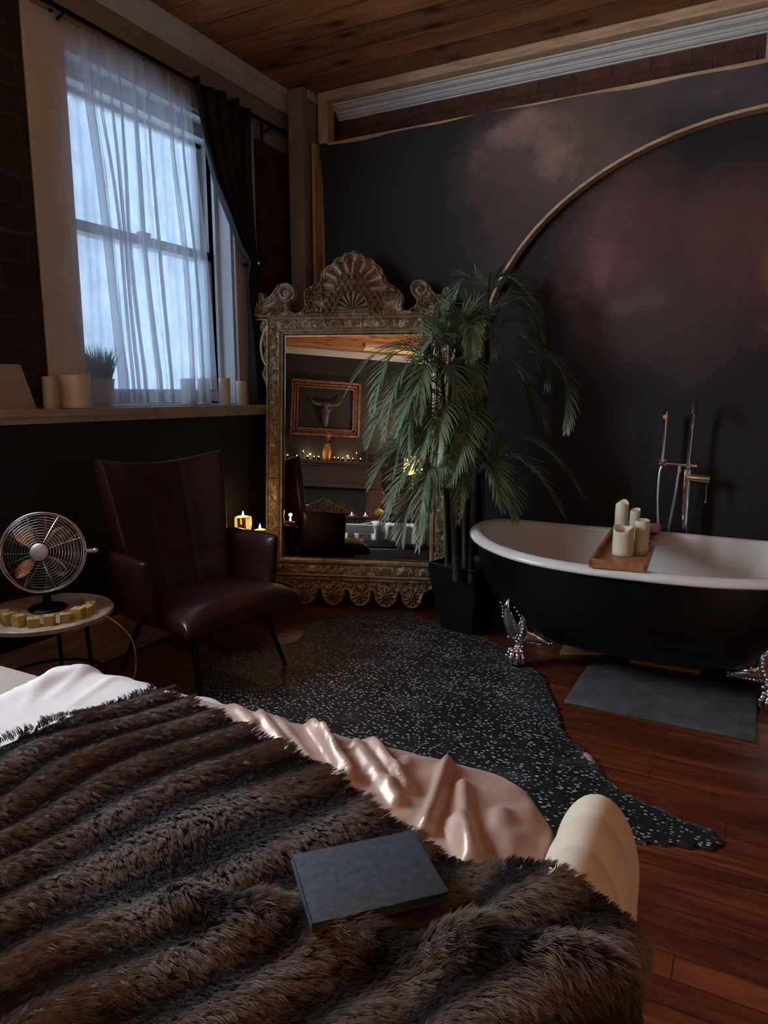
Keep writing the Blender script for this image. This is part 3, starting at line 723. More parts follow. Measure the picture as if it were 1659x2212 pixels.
# ================================================================== BED AND WHAT LIES ON IT
BX1, BY1, BR_, ZM = -.31, 1.25, .11, .620
bed = thing('bed', 'low upholstered bed with grey base and cream channel tufted footboard', 'bed', (-1.3, .45, 0))
def bedpart(m, nm, mat, **k):
    o = m.build(nm, mat, bed, **k)
    for v in o.data.vertices: v.co -= bed.location
    return o
bedpart(MB().box(-2.42, BX1, -.30, BY1 + .035, .05, .36, ch=.03), 'bed_base', M['fabricgrey'], label='grey fabric base')
bedpart(MB().box(-2.40, BX1 - .01, -.28, BY1 - .01, .365, ZM - .008, ch=.06), 'mattress', basic('cream_mattress', rgb(172, 158, 144), .85, var=.05), label='cream mattress')
for x in (-2.3, -.42):
    for y in (-.22, 1.15): bedpart(MB().lathe([(.03, 0), (.035, .055)], 16, c=(x, y, 0)), 'leg', M['iron'])
M['cream'] = basic('cream_velvet', rgb(226, 214, 190), .75, var=.05, scale=8, Sheen_Weight=.15)
# footboard: arched section, channels along its length
hw, yend, yst = .076, 1.235, -.35
P = []
for y in np.linspace(yend, yst, 260):
    t_ = yend - y; k = math.sqrt(max(0, 1 - (1 - min(1, t_/.05))**2))
    ph = (t_ % .095)/.095; groove = (.5 - .5*math.cos(2*math.pi*ph))**.28 if t_ > .02 else 1
    g = .010*(1 - groove); row = []
    cxx = -.190
    for a in np.linspace(0, math.pi, 22):
        rx = (hw*(.55 + .45*k) - g); rz = (.15*(.55 + .45*k) - g)
        row.append((cxx + rx*math.cos(a), y + .0*a, .545 + rz*math.sin(a)))
    full = [(cxx + (hw*(.55 + .45*k) - g), y, z) for z in np.linspace(.04, .53, 14)] + row + [(cxx - (hw*(.55 + .45*k) - g), y, z) for z in np.linspace(.53, .04, 14)]
    P.append(full)
m = MB(); m.grid(np.array(P)); n_ = len(P[0]); m.f.append(tuple(range(n_))); m.f.append(tuple(range(len(m.v) - n_, len(m.v)))[::-1])
bedpart(m, 'footboard', M['cream'], split=60, label='cream channel tufted footboard with rounded top')

def drape(U, V, x1, y1, R, r, zt, flare=.05):
    qx = np.maximum(U - (x1 - R), 0); qy = np.maximum(V - (y1 - R), 0); L = np.hypot(qx, qy) + 1e-9; d = L - R
    nx = qx/L; ny = qy/L; out = d > 0
    dc = np.clip(d, 0, None); th = np.minimum(dc/r, math.pi/2); rem = np.maximum(dc - r*math.pi/2, 0)
    off = r*np.sin(th) + flare*rem; drop = r*(1 - np.cos(th)) + rem
    X = np.where(out, (x1 - R) + nx*R + nx*off, U); Y = np.where(out, (y1 - R) + ny*R + ny*off, V)
    X = np.where(out & (qx == 0), U, X); Y = np.where(out & (qy == 0), V, Y)
    return X, Y, zt - drop, nx, ny, dc, rem
def cloth(name, u0, u1, v0, v1, res, zt, mat, fold, label, cat, keep=None, r=.045, x1=BX1, y1=BY1, thick=.003, flare=.05):
    nu = int((u1 - u0)/res) + 1; nv = int((v1 - v0)/res) + 1
    U, V = np.meshgrid(np.linspace(u0, u1, nu), np.linspace(v0, v1, nv), indexing='ij')
    X, Y, Z, nx, ny, dc, rem = drape(U, V, x1, y1, BR_, r, zt, flare)
    dn, dz = fold(U, V, X, Y, dc, rem)
    side = sstep(0, .06, dc); X = X + nx*dn*side; Y = Y + ny*dn*side; Z = Z + dz*(1 - side)
    m = MB(); m.grid(np.stack([X, Y, Z], 2))
    if keep is not None:
        K = keep(U, V).reshape(-1); m.f = [f for f in m.f if K[f[0]] and K[f[2]]]
    o = m.build(name, mat, None, split=0)
    s_ = o.modifiers.new('thickness', 'SOLIDIFY'); s_.thickness = thick; s_.offset = 1
    o['label'] = label; o['category'] = cat
    return o
t = NT('white_sheet_fabric'); v = t.coord(); t.col(t.ramp(t.noise(v, 5, 4), [(.3, rgb(224, 214, 208)), (.7, rgb(236, 228, 222))])); t.set(Roughness=.62); M['sheet'] = t.m
t = NT('rose_satin'); v = t.coord(); t.col(t.ramp(t.noise(v, 4, 3), [(.3, rgb(186, 152, 134)), (.7, rgb(206, 174, 156))])); t.set(Metallic=.15, Roughness=.36, Specular_IOR_Level=.5, Sheen_Weight=.2); M['satin'] = t.m
def ridge(X, Y, p, q, w, h, taper=True):
    px, py = p; qx, qy = q; ex, ey = qx - px, qy - py; L2 = ex*ex + ey*ey
    t_ = np.clip(((X - px)*ex + (Y - py)*ey)/L2, 0, 1); d = np.hypot(X - px - t_*ex, Y - py - t_*ey)
    a = (1 - .6*t_) if taper else 1
    return h*a*np.exp(-(d/w)**2)
def Zp(x, y, z=.64): p = at(x, y, 2, z); return (p.x, p.y)
def fold_white(U, V, X, Y, dc, rem):
    dz = .006*fbm(U*5, V*5, 3) + .018*np.exp(-((U + 1.63)/.035)**2)*sstep(.9, 1.25, V)
    for a, b, w, h in (((70, 1430), (10, 1475), .03, .018), ((130, 1425), (60, 1510), .02, .010), ((190, 1440), (110, 1500), .016, .008), ((240, 1460), (150, 1520), .014, .006)): dz = dz + ridge(U, V, Zp(*a), Zp(*b), w, h)
    dn = (.012 + .03*np.clip(rem/.2, 0, 1))*(np.sin(U*34 + 2*np.sin(U*7)) + .6*np.sin(U*61 + rem*12))
    return dn*.8 + .03, dz
cloth('white_sheet', -2.35, -1.02, .45, 1.25 + .045*1.57 + .20, .008, ZM + .006, M['sheet'], fold_white, 'crisp white sheet spread over the bed left of the fur throw', 'sheet', keep=lambda U, V: (V > .2) & ((U > -1.675 + .012*np.sin(V*14)) | ((V > 1.385) & (U > -2.05))) & (V < 1.475 + .02*np.sin(U*9)))
RDG = [((505, 1518), (545, 1560), .018, .012), ((560, 1538), (640, 1640), .013, .016), ((595, 1545), (690, 1660), .010, .010), ((672, 1562), (760, 1680), .015, .030), ((700, 1590), (745, 1700), .011, .014), ((795, 1585), (880, 1705), .014, .022), ((770, 1610), (860, 1730), .02, .018),
       ((965, 1655), (920, 1790), .016, .026), ((1000, 1700), (1010, 1870), .020, .020), ((985, 1785), (1040, 1880), .024, .022), ((1080, 1760), (1110, 1890), .03, .014), ((880, 1640), (850, 1700), .02, .010)]
def fold_satin(U, V, X, Y, dc, rem):
    dz = .006*fbm(U*6, V*6, 8) + .003*np.sin((U*1.0 - V*.6)*70 + 3*fbm(U*5, V*5, 2)*6)*fbm(U*4, V*4, 17)
    for a, b, w, h in RDG: dz = dz + ridge(U, V, Zp(*a), Zp(*b), w*.72, h*1.05, False)
    s_ = U - V
    dn = (.004 + .035*np.clip(rem/.25, 0, 1))*(np.sin(s_*26 + 2*np.sin(s_*6)) + .5*np.sin(s_*55 + rem*9)) + .012*np.sin(s_*13)
    for a, b, w, h in RDG[:7]:
        p = Zp(*a); dn = dn + h*.9*np.exp(-((U - p[0])/(w*.9))**2)*np.exp(-rem/.12)*(dc > 0)
    return dn + .03*np.clip(rem/.2, 0, 1), dz
cloth('satin_bedspread', -1.26, BX1 + .06 + .05, .55, 1.25 + .045*1.57 + .26, .0065, ZM + .012, M['satin'], fold_satin, 'dusty rose satin spread with shiny folds hanging over the bed edge', 'bedspread', keep=lambda U, V: (V < 1.47 + .02*np.sin(U*7)), r=.05)

# ------------------------------------------------------------------ fur throw
rng = np.random.default_rng(7)
FP = [(-1.60, -.25), (-1.50, .30), Zp(0, 1592, .66), Zp(170, 1525, .66), Zp(340, 1470, .66), Zp(500, 1548, .66), Zp(700, 1650, .66), Zp(950, 1835, .66), Zp(1100, 1895, .66), Zp(1200, 1928, .66), (-.15, .925), (-.10, .905), (.02, .86), (.14, .80), (.16, -.25)]
FPa = np.array(FP)
def poly_sd(X, Z, poly):
    d = np.full(X.shape, 1e9); gx = np.zeros(X.shape); gz = np.zeros(X.shape); ins = np.zeros(X.shape, bool); n = len(poly)
    for i in range(n):
        a = poly[i]; b = poly[(i + 1) % n]; e = b - a; L2 = (e**2).sum() + 1e-12
        t = np.clip(((X - a[0])*e[0] + (Z - a[1])*e[1])/L2, 0, 1); px = a[0] + t*e[0]; pz = a[1] + t*e[1]
        dd = np.hypot(X - px, Z - pz); k = dd < d; d[k] = dd[k]; gx[k] = px[k]; gz[k] = pz[k]
        ins ^= ((a[1] > Z) != (b[1] > Z)) & (X < (b[0] - a[0])*(Z - a[1])/((b[1] - a[1]) + 1e-12) + a[0])
    return np.where(ins, d, -d), gx, gz
s0 = Vector(Zp(0, 1700, .66)); s1 = Vector(Zp(480, 1530, .66)); sd_ = (s1 - s0).normalized(); sn_ = Vector((sd_.y, -sd_.x))   # along / across the stripes
if sn_.x < 0: sn_ = -sn_
FOLD = [np.array(Zp(380, 1950, .66)), np.array(Zp(560, 1985, .66)), np.array(Zp(800, 2050, .66)), np.array(Zp(1050, 2120, .66)), np.array(Zp(1300, 2190, .66))]
def fold_d(U, V):
    d = np.full(np.shape(U), 1e9)
    for a, b in zip(FOLD[:-1], FOLD[1:]):
        e = b - a; t = np.clip(((U - a[0])*e[0] + (V - a[1])*e[1])/(e@e), 0, 1); d = np.minimum(d, np.hypot(U - a[0] - t*e[0], V - a[1] - t*e[1]))
    return d
def stripe(U, V):
    q = U*sn_.x + V*sn_.y; w = fbm(U*2.2, V*2.2, 4, 2)
    return np.cos(2*math.pi*(q/.118 + (w - .5)*1.7) + 2.0 + 1.1*np.sin(U*3.1 + V*5.0))
def fur_surface(U, V):
    st = stripe(U, V)
    # flat on the bed, over the footboard crown, then down outside it
    xe, R = -.128, .055
    d = np.maximum(U - xe, 0); th = np.minimum(d/R, math.pi/2); rem = np.maximum(d - R*math.pi/2, 0)
    X = np.where(U > xe, xe + R*np.sin(th) + .05*rem, U)
    Z = ZM + .030 - R*(1 - np.cos(th)) - rem + .047*sstep(-.34, -.25, U)
    bump = .006*st + .016*(fbm(U*3.5, V*3.5, 9, 2) - .5) + .034*np.exp(-(fold_d(U, V)/.030)**2)*sstep(-.86, -.60, U)
    Z = Z + bump*(U < xe) + bump*(U >= xe)*np.cos(th)
    X = X + bump*(U >= xe)*np.sin(th)
    return X, V + 0*U, Z
nu, nv = 330, 240
U, V = np.meshgrid(np.linspace(-1.62, .18, nu), np.linspace(-.25, 1.30, nv), indexing='ij')
sdf, gx, gz = poly_sd(U, V, FPa); keep = sdf > -.006
U2 = np.where(sdf < 0, gx, U); V2 = np.where(sdf < 0, gz, V)
X, Y, Z = fur_surface(U2, V2); Z = Z - .014*(1 - sstep(0, .03, sdf))
m = MB(); m.grid(np.stack([X, Y, Z], 2)); K = keep.reshape(-1); m.f = [f for f in m.f if all(K[i] for i in f)]
t = NT('fur_backing'); t.set(Base_Color=rgb(40, 29, 24), Roughness=.95); M['furback'] = t.m
bmv = MB(); used = sorted({i for f in m.f for i in f}); mp_ = {i: k for k, i in enumerate(used)}
bmv.v = [m.v[i] for i in used]; bmv.f = [tuple(mp_[i] for i in f) for f in m.f]
throw = bmv.build('fur_throw', M['furback'], None, split=0)
throw['label'] = 'long haired dark brown striped faux fur throw covering the bed'; throw['category'] = 'throw'
# pile: tufts of tapering strands
def make_pile():
    ntuft = 44000; per = 9
    # tufts are denser near the camera
    C = []
    while sum(len(c) for c in C) < ntuft:
        u = rng.uniform(-1.6, .16, 40000); v = rng.uniform(.12, 1.28, 40000)
        s_, _, _ = poly_sd(u, v, FPa); k = s_ > -.002
        dist = np.hypot(u, v); k &= (u > -1.6) & (rng.random(40000) < np.clip(.95/(dist + .25), .35, 1.0))
        C.append(np.stack([u[k], v[k]], 1))
    C = np.concatenate(C)[:ntuft]; cu, cv = C[:, 0], C[:, 1]; s_, gx, gy = poly_sd(cu, cv, FPa)
    ang = (fbm(cu*2.6, cv*2.6, 15, 3) - .5)*3.2 + math.radians(15) + rng.normal(0, .34, ntuft)   # lying direction
    dx, dy = np.cos(ang), np.sin(ang)
    ow = np.exp(-np.maximum(s_, 0)/.022); ox, oy = gx - cu, gy - cv; L = np.hypot(ox, oy) + 1e-6; ox, oy = ox/L, oy/L
    fd = fold_d(cu, cv); fdw = np.exp(-(fd/.045)**2)*sstep(-.80, -.55, cu)
    dx = dx*(1 - ow) + ox*ow*1.3; dy = dy*(1 - ow) + oy*ow*1.3
    ti = np.repeat(np.arange(ntuft), per); N = len(ti)
    ru = cu[ti] + rng.normal(0, .0028, N); rv = cv[ti] + rng.normal(0, .0028, N)
    X, Y, Z = fur_surface(ru, rv)
    e = .004; Xa, Ya, Za = fur_surface(ru + e, rv); Xb, Yb, Zb = fur_surface(ru, rv + e)
    tu = np.stack([Xa - X, Ya - Y, Za - Z], 1)/e; tv = np.stack([Xb - X, Yb - Y, Zb - Z], 1)/e
    tu /= np.linalg.norm(tu, axis=1, keepdims=True); tv /= np.linalg.norm(tv, axis=1, keepdims=True); nn = np.cross(tu, tv); nn /= np.linalg.norm(nn, axis=1, keepdims=True)
    root = np.stack([X, Y, Z], 1)
    Xc, Yc, Zc = fur_surface(cu, cv); cen = np.stack([Xc, Yc, Zc], 1)
    leng = (.0185 + .003*stripe(cu, cv) + .009*fdw)*(.8 + .4*rng.random(ntuft))
    lift = .24 + .3*fdw + .16*(rng.random(ntuft) - .5) - .15*ow
    flow = tu*dx[ti][:, None] + tv*dy[ti][:, None]; flow /= np.linalg.norm(flow, axis=1, keepdims=True)
    tipdir = flow*np.sqrt(np.clip(1 - lift[ti]**2, .1, 1))[:, None] + nn*lift[ti][:, None]
    Ls = leng[ti]*(.75 + .4*rng.random(N))
    tip = cen[ti] + tipdir*Ls[:, None] + (root - cen[ti])*.38 + rng.normal(0, .0013, (N, 3))
    mid = root + (tip - root)*.42 + nn*(Ls*.16)[:, None]; mid2 = root + (tip - root)*.75 + nn*(Ls*.09)[:, None]
    view = root - np.array(CAM)[None]; view /= np.linalg.norm(view, axis=1, keepdims=True)
    wv = np.cross(tip - root, view*.6 - nn*.4); wv /= (np.linalg.norm(wv, axis=1, keepdims=True) + 1e-9)
    w0 = (.00040 + .00024*rng.random(N))[:, None]
    pts = np.stack([root - wv*w0, root + wv*w0, mid - wv*w0*.9, mid + wv*w0*.9, mid2 - wv*w0*.6, mid2 + wv*w0*.6, tip], 1)   # N,7,3
    Vn = N*7; base = (np.arange(N)*7)[:, None]
    quads = np.concatenate([base + np.array([0, 1, 3, 2]), base + np.array([2, 3, 5, 4])], 1).reshape(-1, 4); tris = base + np.array([4, 5, 6])
    me = bpy.data.meshes.new('pile'); me.vertices.add(Vn); me.vertices.foreach_set('co', pts.reshape(-1).astype(np.float32))
    nl = quads.size + tris.size; me.loops.add(nl); me.loops.foreach_set('vertex_index', np.concatenate([quads.reshape(-1), tris.reshape(-1)]).astype(np.int32))
    npoly = len(quads) + len(tris); me.polygons.add(npoly)
    ls = np.concatenate([np.arange(len(quads))*4, len(quads)*4 + np.arange(len(tris))*3]).astype(np.int32)
    me.polygons.foreach_set('loop_start', ls)
    me.update(calc_edges=True)
    me.polygons.foreach_set('use_smooth', np.ones(npoly, bool))
    # colour of the hair: dark roots, striped brown tips (fixed to the fur)
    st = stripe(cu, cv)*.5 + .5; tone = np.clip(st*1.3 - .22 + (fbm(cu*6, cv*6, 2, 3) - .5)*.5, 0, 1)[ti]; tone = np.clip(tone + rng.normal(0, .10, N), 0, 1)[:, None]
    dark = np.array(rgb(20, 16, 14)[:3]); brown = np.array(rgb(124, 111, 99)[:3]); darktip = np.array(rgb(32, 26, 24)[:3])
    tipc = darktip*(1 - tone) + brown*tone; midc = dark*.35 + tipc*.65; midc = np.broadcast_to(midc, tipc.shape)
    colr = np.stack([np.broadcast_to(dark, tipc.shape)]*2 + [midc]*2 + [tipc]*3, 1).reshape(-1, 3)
    ca = me.color_attributes.new('Col', 'FLOAT_COLOR', 'POINT'); ca.data.foreach_set('color', np.concatenate([colr, np.ones((Vn, 1))], 1).reshape(-1).astype(np.float32))
    return me
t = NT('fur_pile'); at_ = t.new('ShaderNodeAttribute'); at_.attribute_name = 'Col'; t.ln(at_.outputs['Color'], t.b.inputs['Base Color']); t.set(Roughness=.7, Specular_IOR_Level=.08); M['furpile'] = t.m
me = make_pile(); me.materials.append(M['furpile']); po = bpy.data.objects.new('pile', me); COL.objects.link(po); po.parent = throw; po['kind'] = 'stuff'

# ------------------------------------------------------------------ book on the throw
pA, pB, pC, pD = [at(x, y, 2, .708) for x, y in ((643, 1843), (885, 1796), (955, 1918), (680, 1985))]
cen = (pA + pB + pC + pD)/4; ex = ((pB - pA) + (pC - pD)).normalized(); ang = math.atan2(ex.y, ex.x)
bw_, bh_ = .198, .148
book = thing('notebook', 'dark slate hardcover notebook lying closed on the fur throw', 'book', (cen.x, cen.y, .690), ang)
t = NT('slate_cloth'); v = t.coord(); t.col(t.ramp(t.noise(v, 70, 5, .7), [(.35, rgb(48, 55, 66)), (.7, rgb(74, 84, 98))])); t.set(Roughness=.7); t.bump(t.noise(v, 500, 2), .4, .001); M['slate'] = t.m
MB().box(-bw_/2, bw_/2, -bh_/2, bh_/2, 0, .0025, ch=.0008).build('cover', M['slate'], book)
MB().box(-bw_/2, bw_/2, -bh_/2, bh_/2, .0125, .015, ch=.0008).build('cover', M['slate'], book)
MB().box(-bw_/2, -bw_/2 + .003, -bh_/2, bh_/2, 0, .015, ch=.001).build('spine', M['slate'], book)
MB().box(-bw_/2 + .003, bw_/2 - .004, -bh_/2 + .004, bh_/2 - .004, .0025, .0125).build('pages', basic('dark_pages', rgb(60, 62, 66), .8, var=.2, scale=200), book, smooth=False)

# ================================================================== RUG, MAT, BOARDS ON THE FLOOR
rug_poly = [(-1.954, 3.936), (-1.80, 3.90), (-1.671, 3.819), (-1.45, 3.76), (-1.25, 3.68), (-1.127, 3.608), (-1.04, 3.56), (-.985, 3.49), (-.93, 3.42), (-.88, 3.37), (-.805, 3.272), (-.74, 3.12), (-.66, 2.95), (-.62, 2.85), (-.585, 2.76), (-.53, 2.70),
    (-.47, 2.64), (-.40, 2.53), (-.35, 2.46), (-.27, 2.41), (-.20, 2.375), (-.10, 2.345), (-.03, 2.325), (.005, 2.30), (.020, 2.265), (.005, 2.225), (-.03, 2.20), (-.10, 2.175), (-.20, 2.145), (-.32, 2.08), (-.42, 1.95), (-.52, 1.80), (-.75, 1.68), (-1.05, 1.62),
    (-1.4, 1.70), (-1.75, 1.62), (-2.05, 1.75), (-2.15, 2.05), (-2.25, 2.35), (-2.42, 2.65), (-2.38, 2.95), (-2.22, 3.15), (-2.30, 3.40), (-2.28, 3.62), (-2.16, 3.72)]
RP = np.array(rug_poly)
def catmull(P, k=5):
    out = []; n = len(P)
    for i in range(n):
        a, b, c, d = P[i - 1], P[i], P[(i + 1) % n], P[(i + 2) % n]
        for j in range(k):
            t = j/k; out.append(.5*((2*b) + (-a + c)*t + (2*a - 5*b + 4*c - d)*t*t + (-a + 3*b - 3*c + d)*t**3))
    return np.array(out)
RS = catmull(RP); RS = RS + rng.normal(0, .0035, RS.shape)
X, Y = np.meshgrid(np.arange(-2.5, .1, .022), np.arange(1.5, 4.0, .022), indexing='ij')
sdf, gx, gy = poly_sd(X, Y, RS); keep = sdf > -.014; X2 = np.where(sdf < 0.006, np.where(sdf < 0, gx, X), X); Y2 = np.where(sdf < 0, gy, Y)
Z = .009 + .006*fbm(X*3, Y*3, 6) + .014*np.exp(-((X2 + .42)**2 + (Y2 - 2.58)**2)/.004)
Z = np.where(sdf < .004, .004, Z)
m = MB(); m.grid(np.stack([X2, Y2, Z], 2)); K = keep.reshape(-1); m.f = [f for f in m.f if all(K[i] for i in f)]
used = sorted({i for f in m.f for i in f}); mp_ = {i: k for k, i in enumerate(used)}; rb = MB(); rb.v = [m.v[i] for i in used]; rb.f = [tuple(mp_[i] for i in f) for f in m.f]
t = NT('speckled_cowhide'); tcn = t.new('ShaderNodeTexCoord'); v = t.coord((1, 1.9, 1), (0, 0, .5))
vo = t.new('ShaderNodeTexVoronoi'); vo.inputs['Scale'].default_value = 44; vo.inputs['Randomness'].default_value = 1.0; t.ln(v, vo.inputs['Vector'])
nz = t.noise(v, 7, 4, .7); n2 = t.noise(v, 2.3, 4, .6); thr = t.math('ADD', t.math('MULTIPLY', nz, .32), .015)
sx = t.new('ShaderNodeSeparateColor'); t.ln(vo.outputs['Color'], sx.inputs[0]); pick = t.math('GREATER_THAN', sx.outputs[0], .12)
sp_ = t.math('MULTIPLY', t.math('LESS_THAN', vo.outputs['Distance'], t.math('MULTIPLY', thr, 1.55)), pick)
v2 = t.coord((40, 190, 40), (0, 0, .35)); fib = t.noise(v2, 1.0, 4, .7)
basec = t.ramp(t.math('ADD', t.math('MULTIPLY', n2, .6), t.math('MULTIPLY', fib, .4)), [(.42, rgb(15, 15, 17)), (.54, rgb(26, 27, 30)), (.66, rgb(96, 100, 106))])  # pale end of the ramp paints misty sheen into the hide colour
c = t.mix(t.math('MULTIPLY', sp_, .9), basec, rgb(205, 207, 210))
g = t.new('ShaderNodeVectorMath', operation='DISTANCE'); t.ln(tcn.outputs['Object'], g.inputs[0]); g.inputs[1].default_value = (-.432, 2.60, .012)
c = t.mix(t.math('LESS_THAN', t.math('ADD', g.outputs['Value'], t.math('MULTIPLY', nz, .05)), .078), c, rgb(205, 205, 200))
t.col(c); t.set(Roughness=.5, Sheen_Weight=.12, Sheen_Roughness=.35); t.bump(fib, .5, .004); M['hide'] = t.m
rug = rb.build('cowhide_rug', M['hide'], None, split=0); sm = rug.modifiers.new('thickness', 'SOLIDIFY'); sm.thickness = .0035; sm.offset = -1
rug['label'] = 'black and white speckled cowhide rug on the wooden floor'; rug['category'] = 'rug'
q = [at(x, y, 2, .006) for x, y in ((1248, 1430), (1225, 1526), (1640, 1598), (1612, 1475))]
mx0, mx1, my0, my1 = -.665, .115, 3.055, 3.62
m = MB().box(-.39, .39, -.2825, .2825, 0, .008, ch=.002); o = m.build('bath_mat', M['mat'], None, loc=(-.275, 3.335, .001)); o.rotation_euler = (0, 0, math.radians(-1.0)); o['label'] = 'flat grey rectangular mat in front of the bathtub'; o['category'] = 'mat'
m = MB().box(-.17, .17, -.03, .03, 0, .018, ch=.002); o = m.build('wood_board', M['rawpine'], None, loc=(-.305, 3.735, 0)); o['label'] = 'long pale wooden strip on the floor under the bathtub'; o['category'] = 'board'
m = MB(); m.add([(-.11, -.07, 0), (.12, .05, 0), (-.12, .07, 0), (-.11, -.07, .018), (.12, .05, .018), (-.12, .07, .018)], [(0, 2, 1), (3, 4, 5), (0, 1, 4, 3), (1, 2, 5, 4), (2, 0, 3, 5)])
o = m.build('wood_board', M['rawpine'], None, smooth=False, loc=(-.72, 3.72, 0)); o['label'] = 'triangular pale wood offcut on the floor under the tub, nearer the chrome foot'; o['category'] = 'board'

# ================================================================== BATHTUB
tub = thing('bathtub', 'black clawfoot bathtub with white enamel inside and rolled rim', 'bathtub', (-.41, 3.65, 0))
TA, TB = .885, .50
def rim(a, off=0.0):
    ca, sa = math.cos(a), math.sin(a); e = 2/2.35
    return (math.copysign(abs(ca)**e, ca)*(TA + off), math.copysign(abs(sa)**e, sa)*(TB + off), .615 + .062*abs(ca)**3.0)
nA = 120; ang_ = [2*math.pi*i/nA for i in range(nA)]
def shell(off, zb, shrink, ns=26):
    P = []
    for k in range(ns):
        v_ = k/(ns - 1); row = []
        for a in ang_:
            x, y, z = rim(a, off); f = 1 - shrink*(v_**2.3) - .05*v_
            if v_ > .86: f *= 1 - ((v_ - .86)/.14)**2*.22
            fz = v_ if v_ < .86 else .86 + (v_ - .86)*.9
            fy = 1 - (shrink*.9)*(v_**2.6) - .05*v_
            if v_ > .86: fy *= 1 - ((v_ - .86)/.14)**2*.25
            hz = 1 - (1 - v_)**1.0
            row.append((x*f, y*fy, z + (zb - z)*(1 - (1 - min(1, fz*1.03))**1.25)))
        P.append(row)
    return np.array(P)
So = shell(-.005, .155, .34); m = MB(); m.grid(So, closev=True); m.f.append(tuple((len(So) - 1)*nA + k for k in range(nA))[::-1]); m.build('tub_shell', M['tubblack'], tub, split=60)
Si = shell(-.035, .20, .34); m = MB(); m.grid(Si, closev=True, flip=True); m.f.append(tuple((len(Si) - 1)*nA + k for k in range(nA))); m.build('tub_basin', M['enamel'], tub, split=60, label='white enamel inside')
# rolled rim
P = []
for i, a in enumerate(ang_):
    x, y, z = rim(a); x2, y2, _ = rim(a + .01); tx, ty = x2 - x, y2 - y; L = math.hypot(tx, ty); nx_, ny_ = ty/L, -tx/L
    row = []
    for b in np.linspace(0, 2*math.pi, 14, endpoint=False): row.append((x + nx_*.034*math.cos(b), y + ny_*.034*math.cos(b), z + .021*math.sin(b) - .010*max(0, math.cos(b))))
    P.append(row)
m = MB(); m.grid(np.array(P), closeu=True, closev=True); m.build('rolled_rim', M['enamel'], tub, split=0, label='white rolled rim')
def claw(px_, py_, sx_, sy_):
    m = MB(); B = Vector((px_, py_, 0))
    def q(x, y, z): return (B.x + sx_*x, B.y + sy_*y, z)
    m.ball(q(0, 0, .040), .040, 18)
    for a in (-1.0, -.35, .35, 1.0):                       # toes gripping the ball
        dx, dy = math.sin(a), -math.cos(a)
        pts = [q(dx*.012, dy*.008 + .01, .098), q(dx*.036, dy*.034, .088), q(dx*.050, dy*.048, .062), q(dx*.050, dy*.050, .036), q(dx*.040, dy*.042, .014)]
        m.tube(pts, [.014, .0145, .012, .009, .003], 8)
        m.ball(q(dx*.036, dy*.034, .092), .016, 8); m.ball(q(dx*.052, dy*.05, .062), .0125, 8)
    m.tube([q(0, .01, .085), q(.004, .012, .120), q(.016, .012, .155), q(.034, .012, .19)], [.026, .021, .026, .036], 12)
    # acanthus leaf rising and a second wing running inward under the shell
    for pts, r in (([(.01, .0, .15), (-.012, -.022, .21), (-.030, -.052, .27), (-.036, -.078, .33), (-.022, -.092, .385)], [.034, .044, .036, .022, .004]),
                   ([(.03, -.005, .16), (.07, -.010, .19), (.115, -.005, .175), (.155, .010, .150), (.185, .02, .135)], [.034, .036, .028, .018, .005]),
                   ([(.02, -.01, .16), (.04, -.040, .22), (.048, -.060, .28), (.040, -.075, .33)], [.030, .030, .018, .004])):
        m.tube([q(*p) for p in pts], r, 10)
    random.seed(3)
    for k in range(11):                                     # beaded leaf edges
        t_ = k/10
        m.ball(q(-.040 - .025*t_ + .006*math.sin(t_*9), -.020 - .075*t_, .16 + .20*t_), .010 - .004*t_, 6)
        m.ball(q(.014 + .030*math.sin(math.pi*t_)*1.2, -.048 - .06*t_, .15 + .20*t_), .011 - .004*t_, 6)
        m.ball(q(.03 + .15*t_, -.040 + .045*t_, .225 - .075*t_ + .006*math.sin(k*2)), .0125 - .004*t_, 6)
        m.ball(q(.03 + .15*t_, -.030 + .045*t_, .152 - .016*t_), .010 - .004*t_, 6)
    for k in range(9): m.ball(q(.02 + .03*random.random(), -.030 - .004*random.random(), .12 + .07*random.random()), .010, 6)
    m.build('claw_foot', M['chrome'], tub, split=0, label='chrome ball and claw foot')
for sx_ in (1, -1):
    for sy_ in (1, -1): claw(-.58*sx_, -.27*sy_, sx_, sy_)

# freestanding tap
tap = thing('bath_tap', 'tall chrome floor standing bath tap with hand shower behind the tub', 'tap', (-.30, 4.27, 0))
MB().lathe([(.045, 0), (.045, .012), (.02, .018)], 24).build('floor_flange', M['chrome'], tap)
MB().tube([(0, 0, .01), (0, 0, .98)], .0235, 20).tube([(0, 0, .985), (0, 0, 1.02)], .016, 16).build('riser', M['chrome'], tap, split=50)
MB().tube([(0, 0, 1.0), (.004, 0, 1.20), (.010, -.004, 1.30), (.012, -.03, 1.345), (.012, -.075, 1.352), (.012, -.12, 1.325), (.012, -.135, 1.29)], [.011, .011, .012, .015, .015, .014, .014], 14).build('spout', M['chrome'], tap)
MB().tube([(-.145, 0, 1.005), (.045, 0, 1.000)], .011, 12).box(-.155, -.118, -.016, .016, .99, 1.03, ch=.004).build('cross_arm', M['chrome'], tap)
MB().tube([(.0, 0, .935), (.115, 0, .925)], .027, 18).tube([(.10, -.005, .90), (.102, -.012, .80)], .0045, 8).ball((.102, -.012, .80), .006, 8).build('lever_handle', M['chrome'], tap)
MB().tube([(-.137, 0, 1.03), (-.137, 0, 1.18), (-.137, 0, 1.30)], [.010, .015, .016], 14).tube([(-.137, -.0, 1.265), (-.137, -.02, 1.27)], .013, 12).build('hand_shower', M['chrome'], tap)
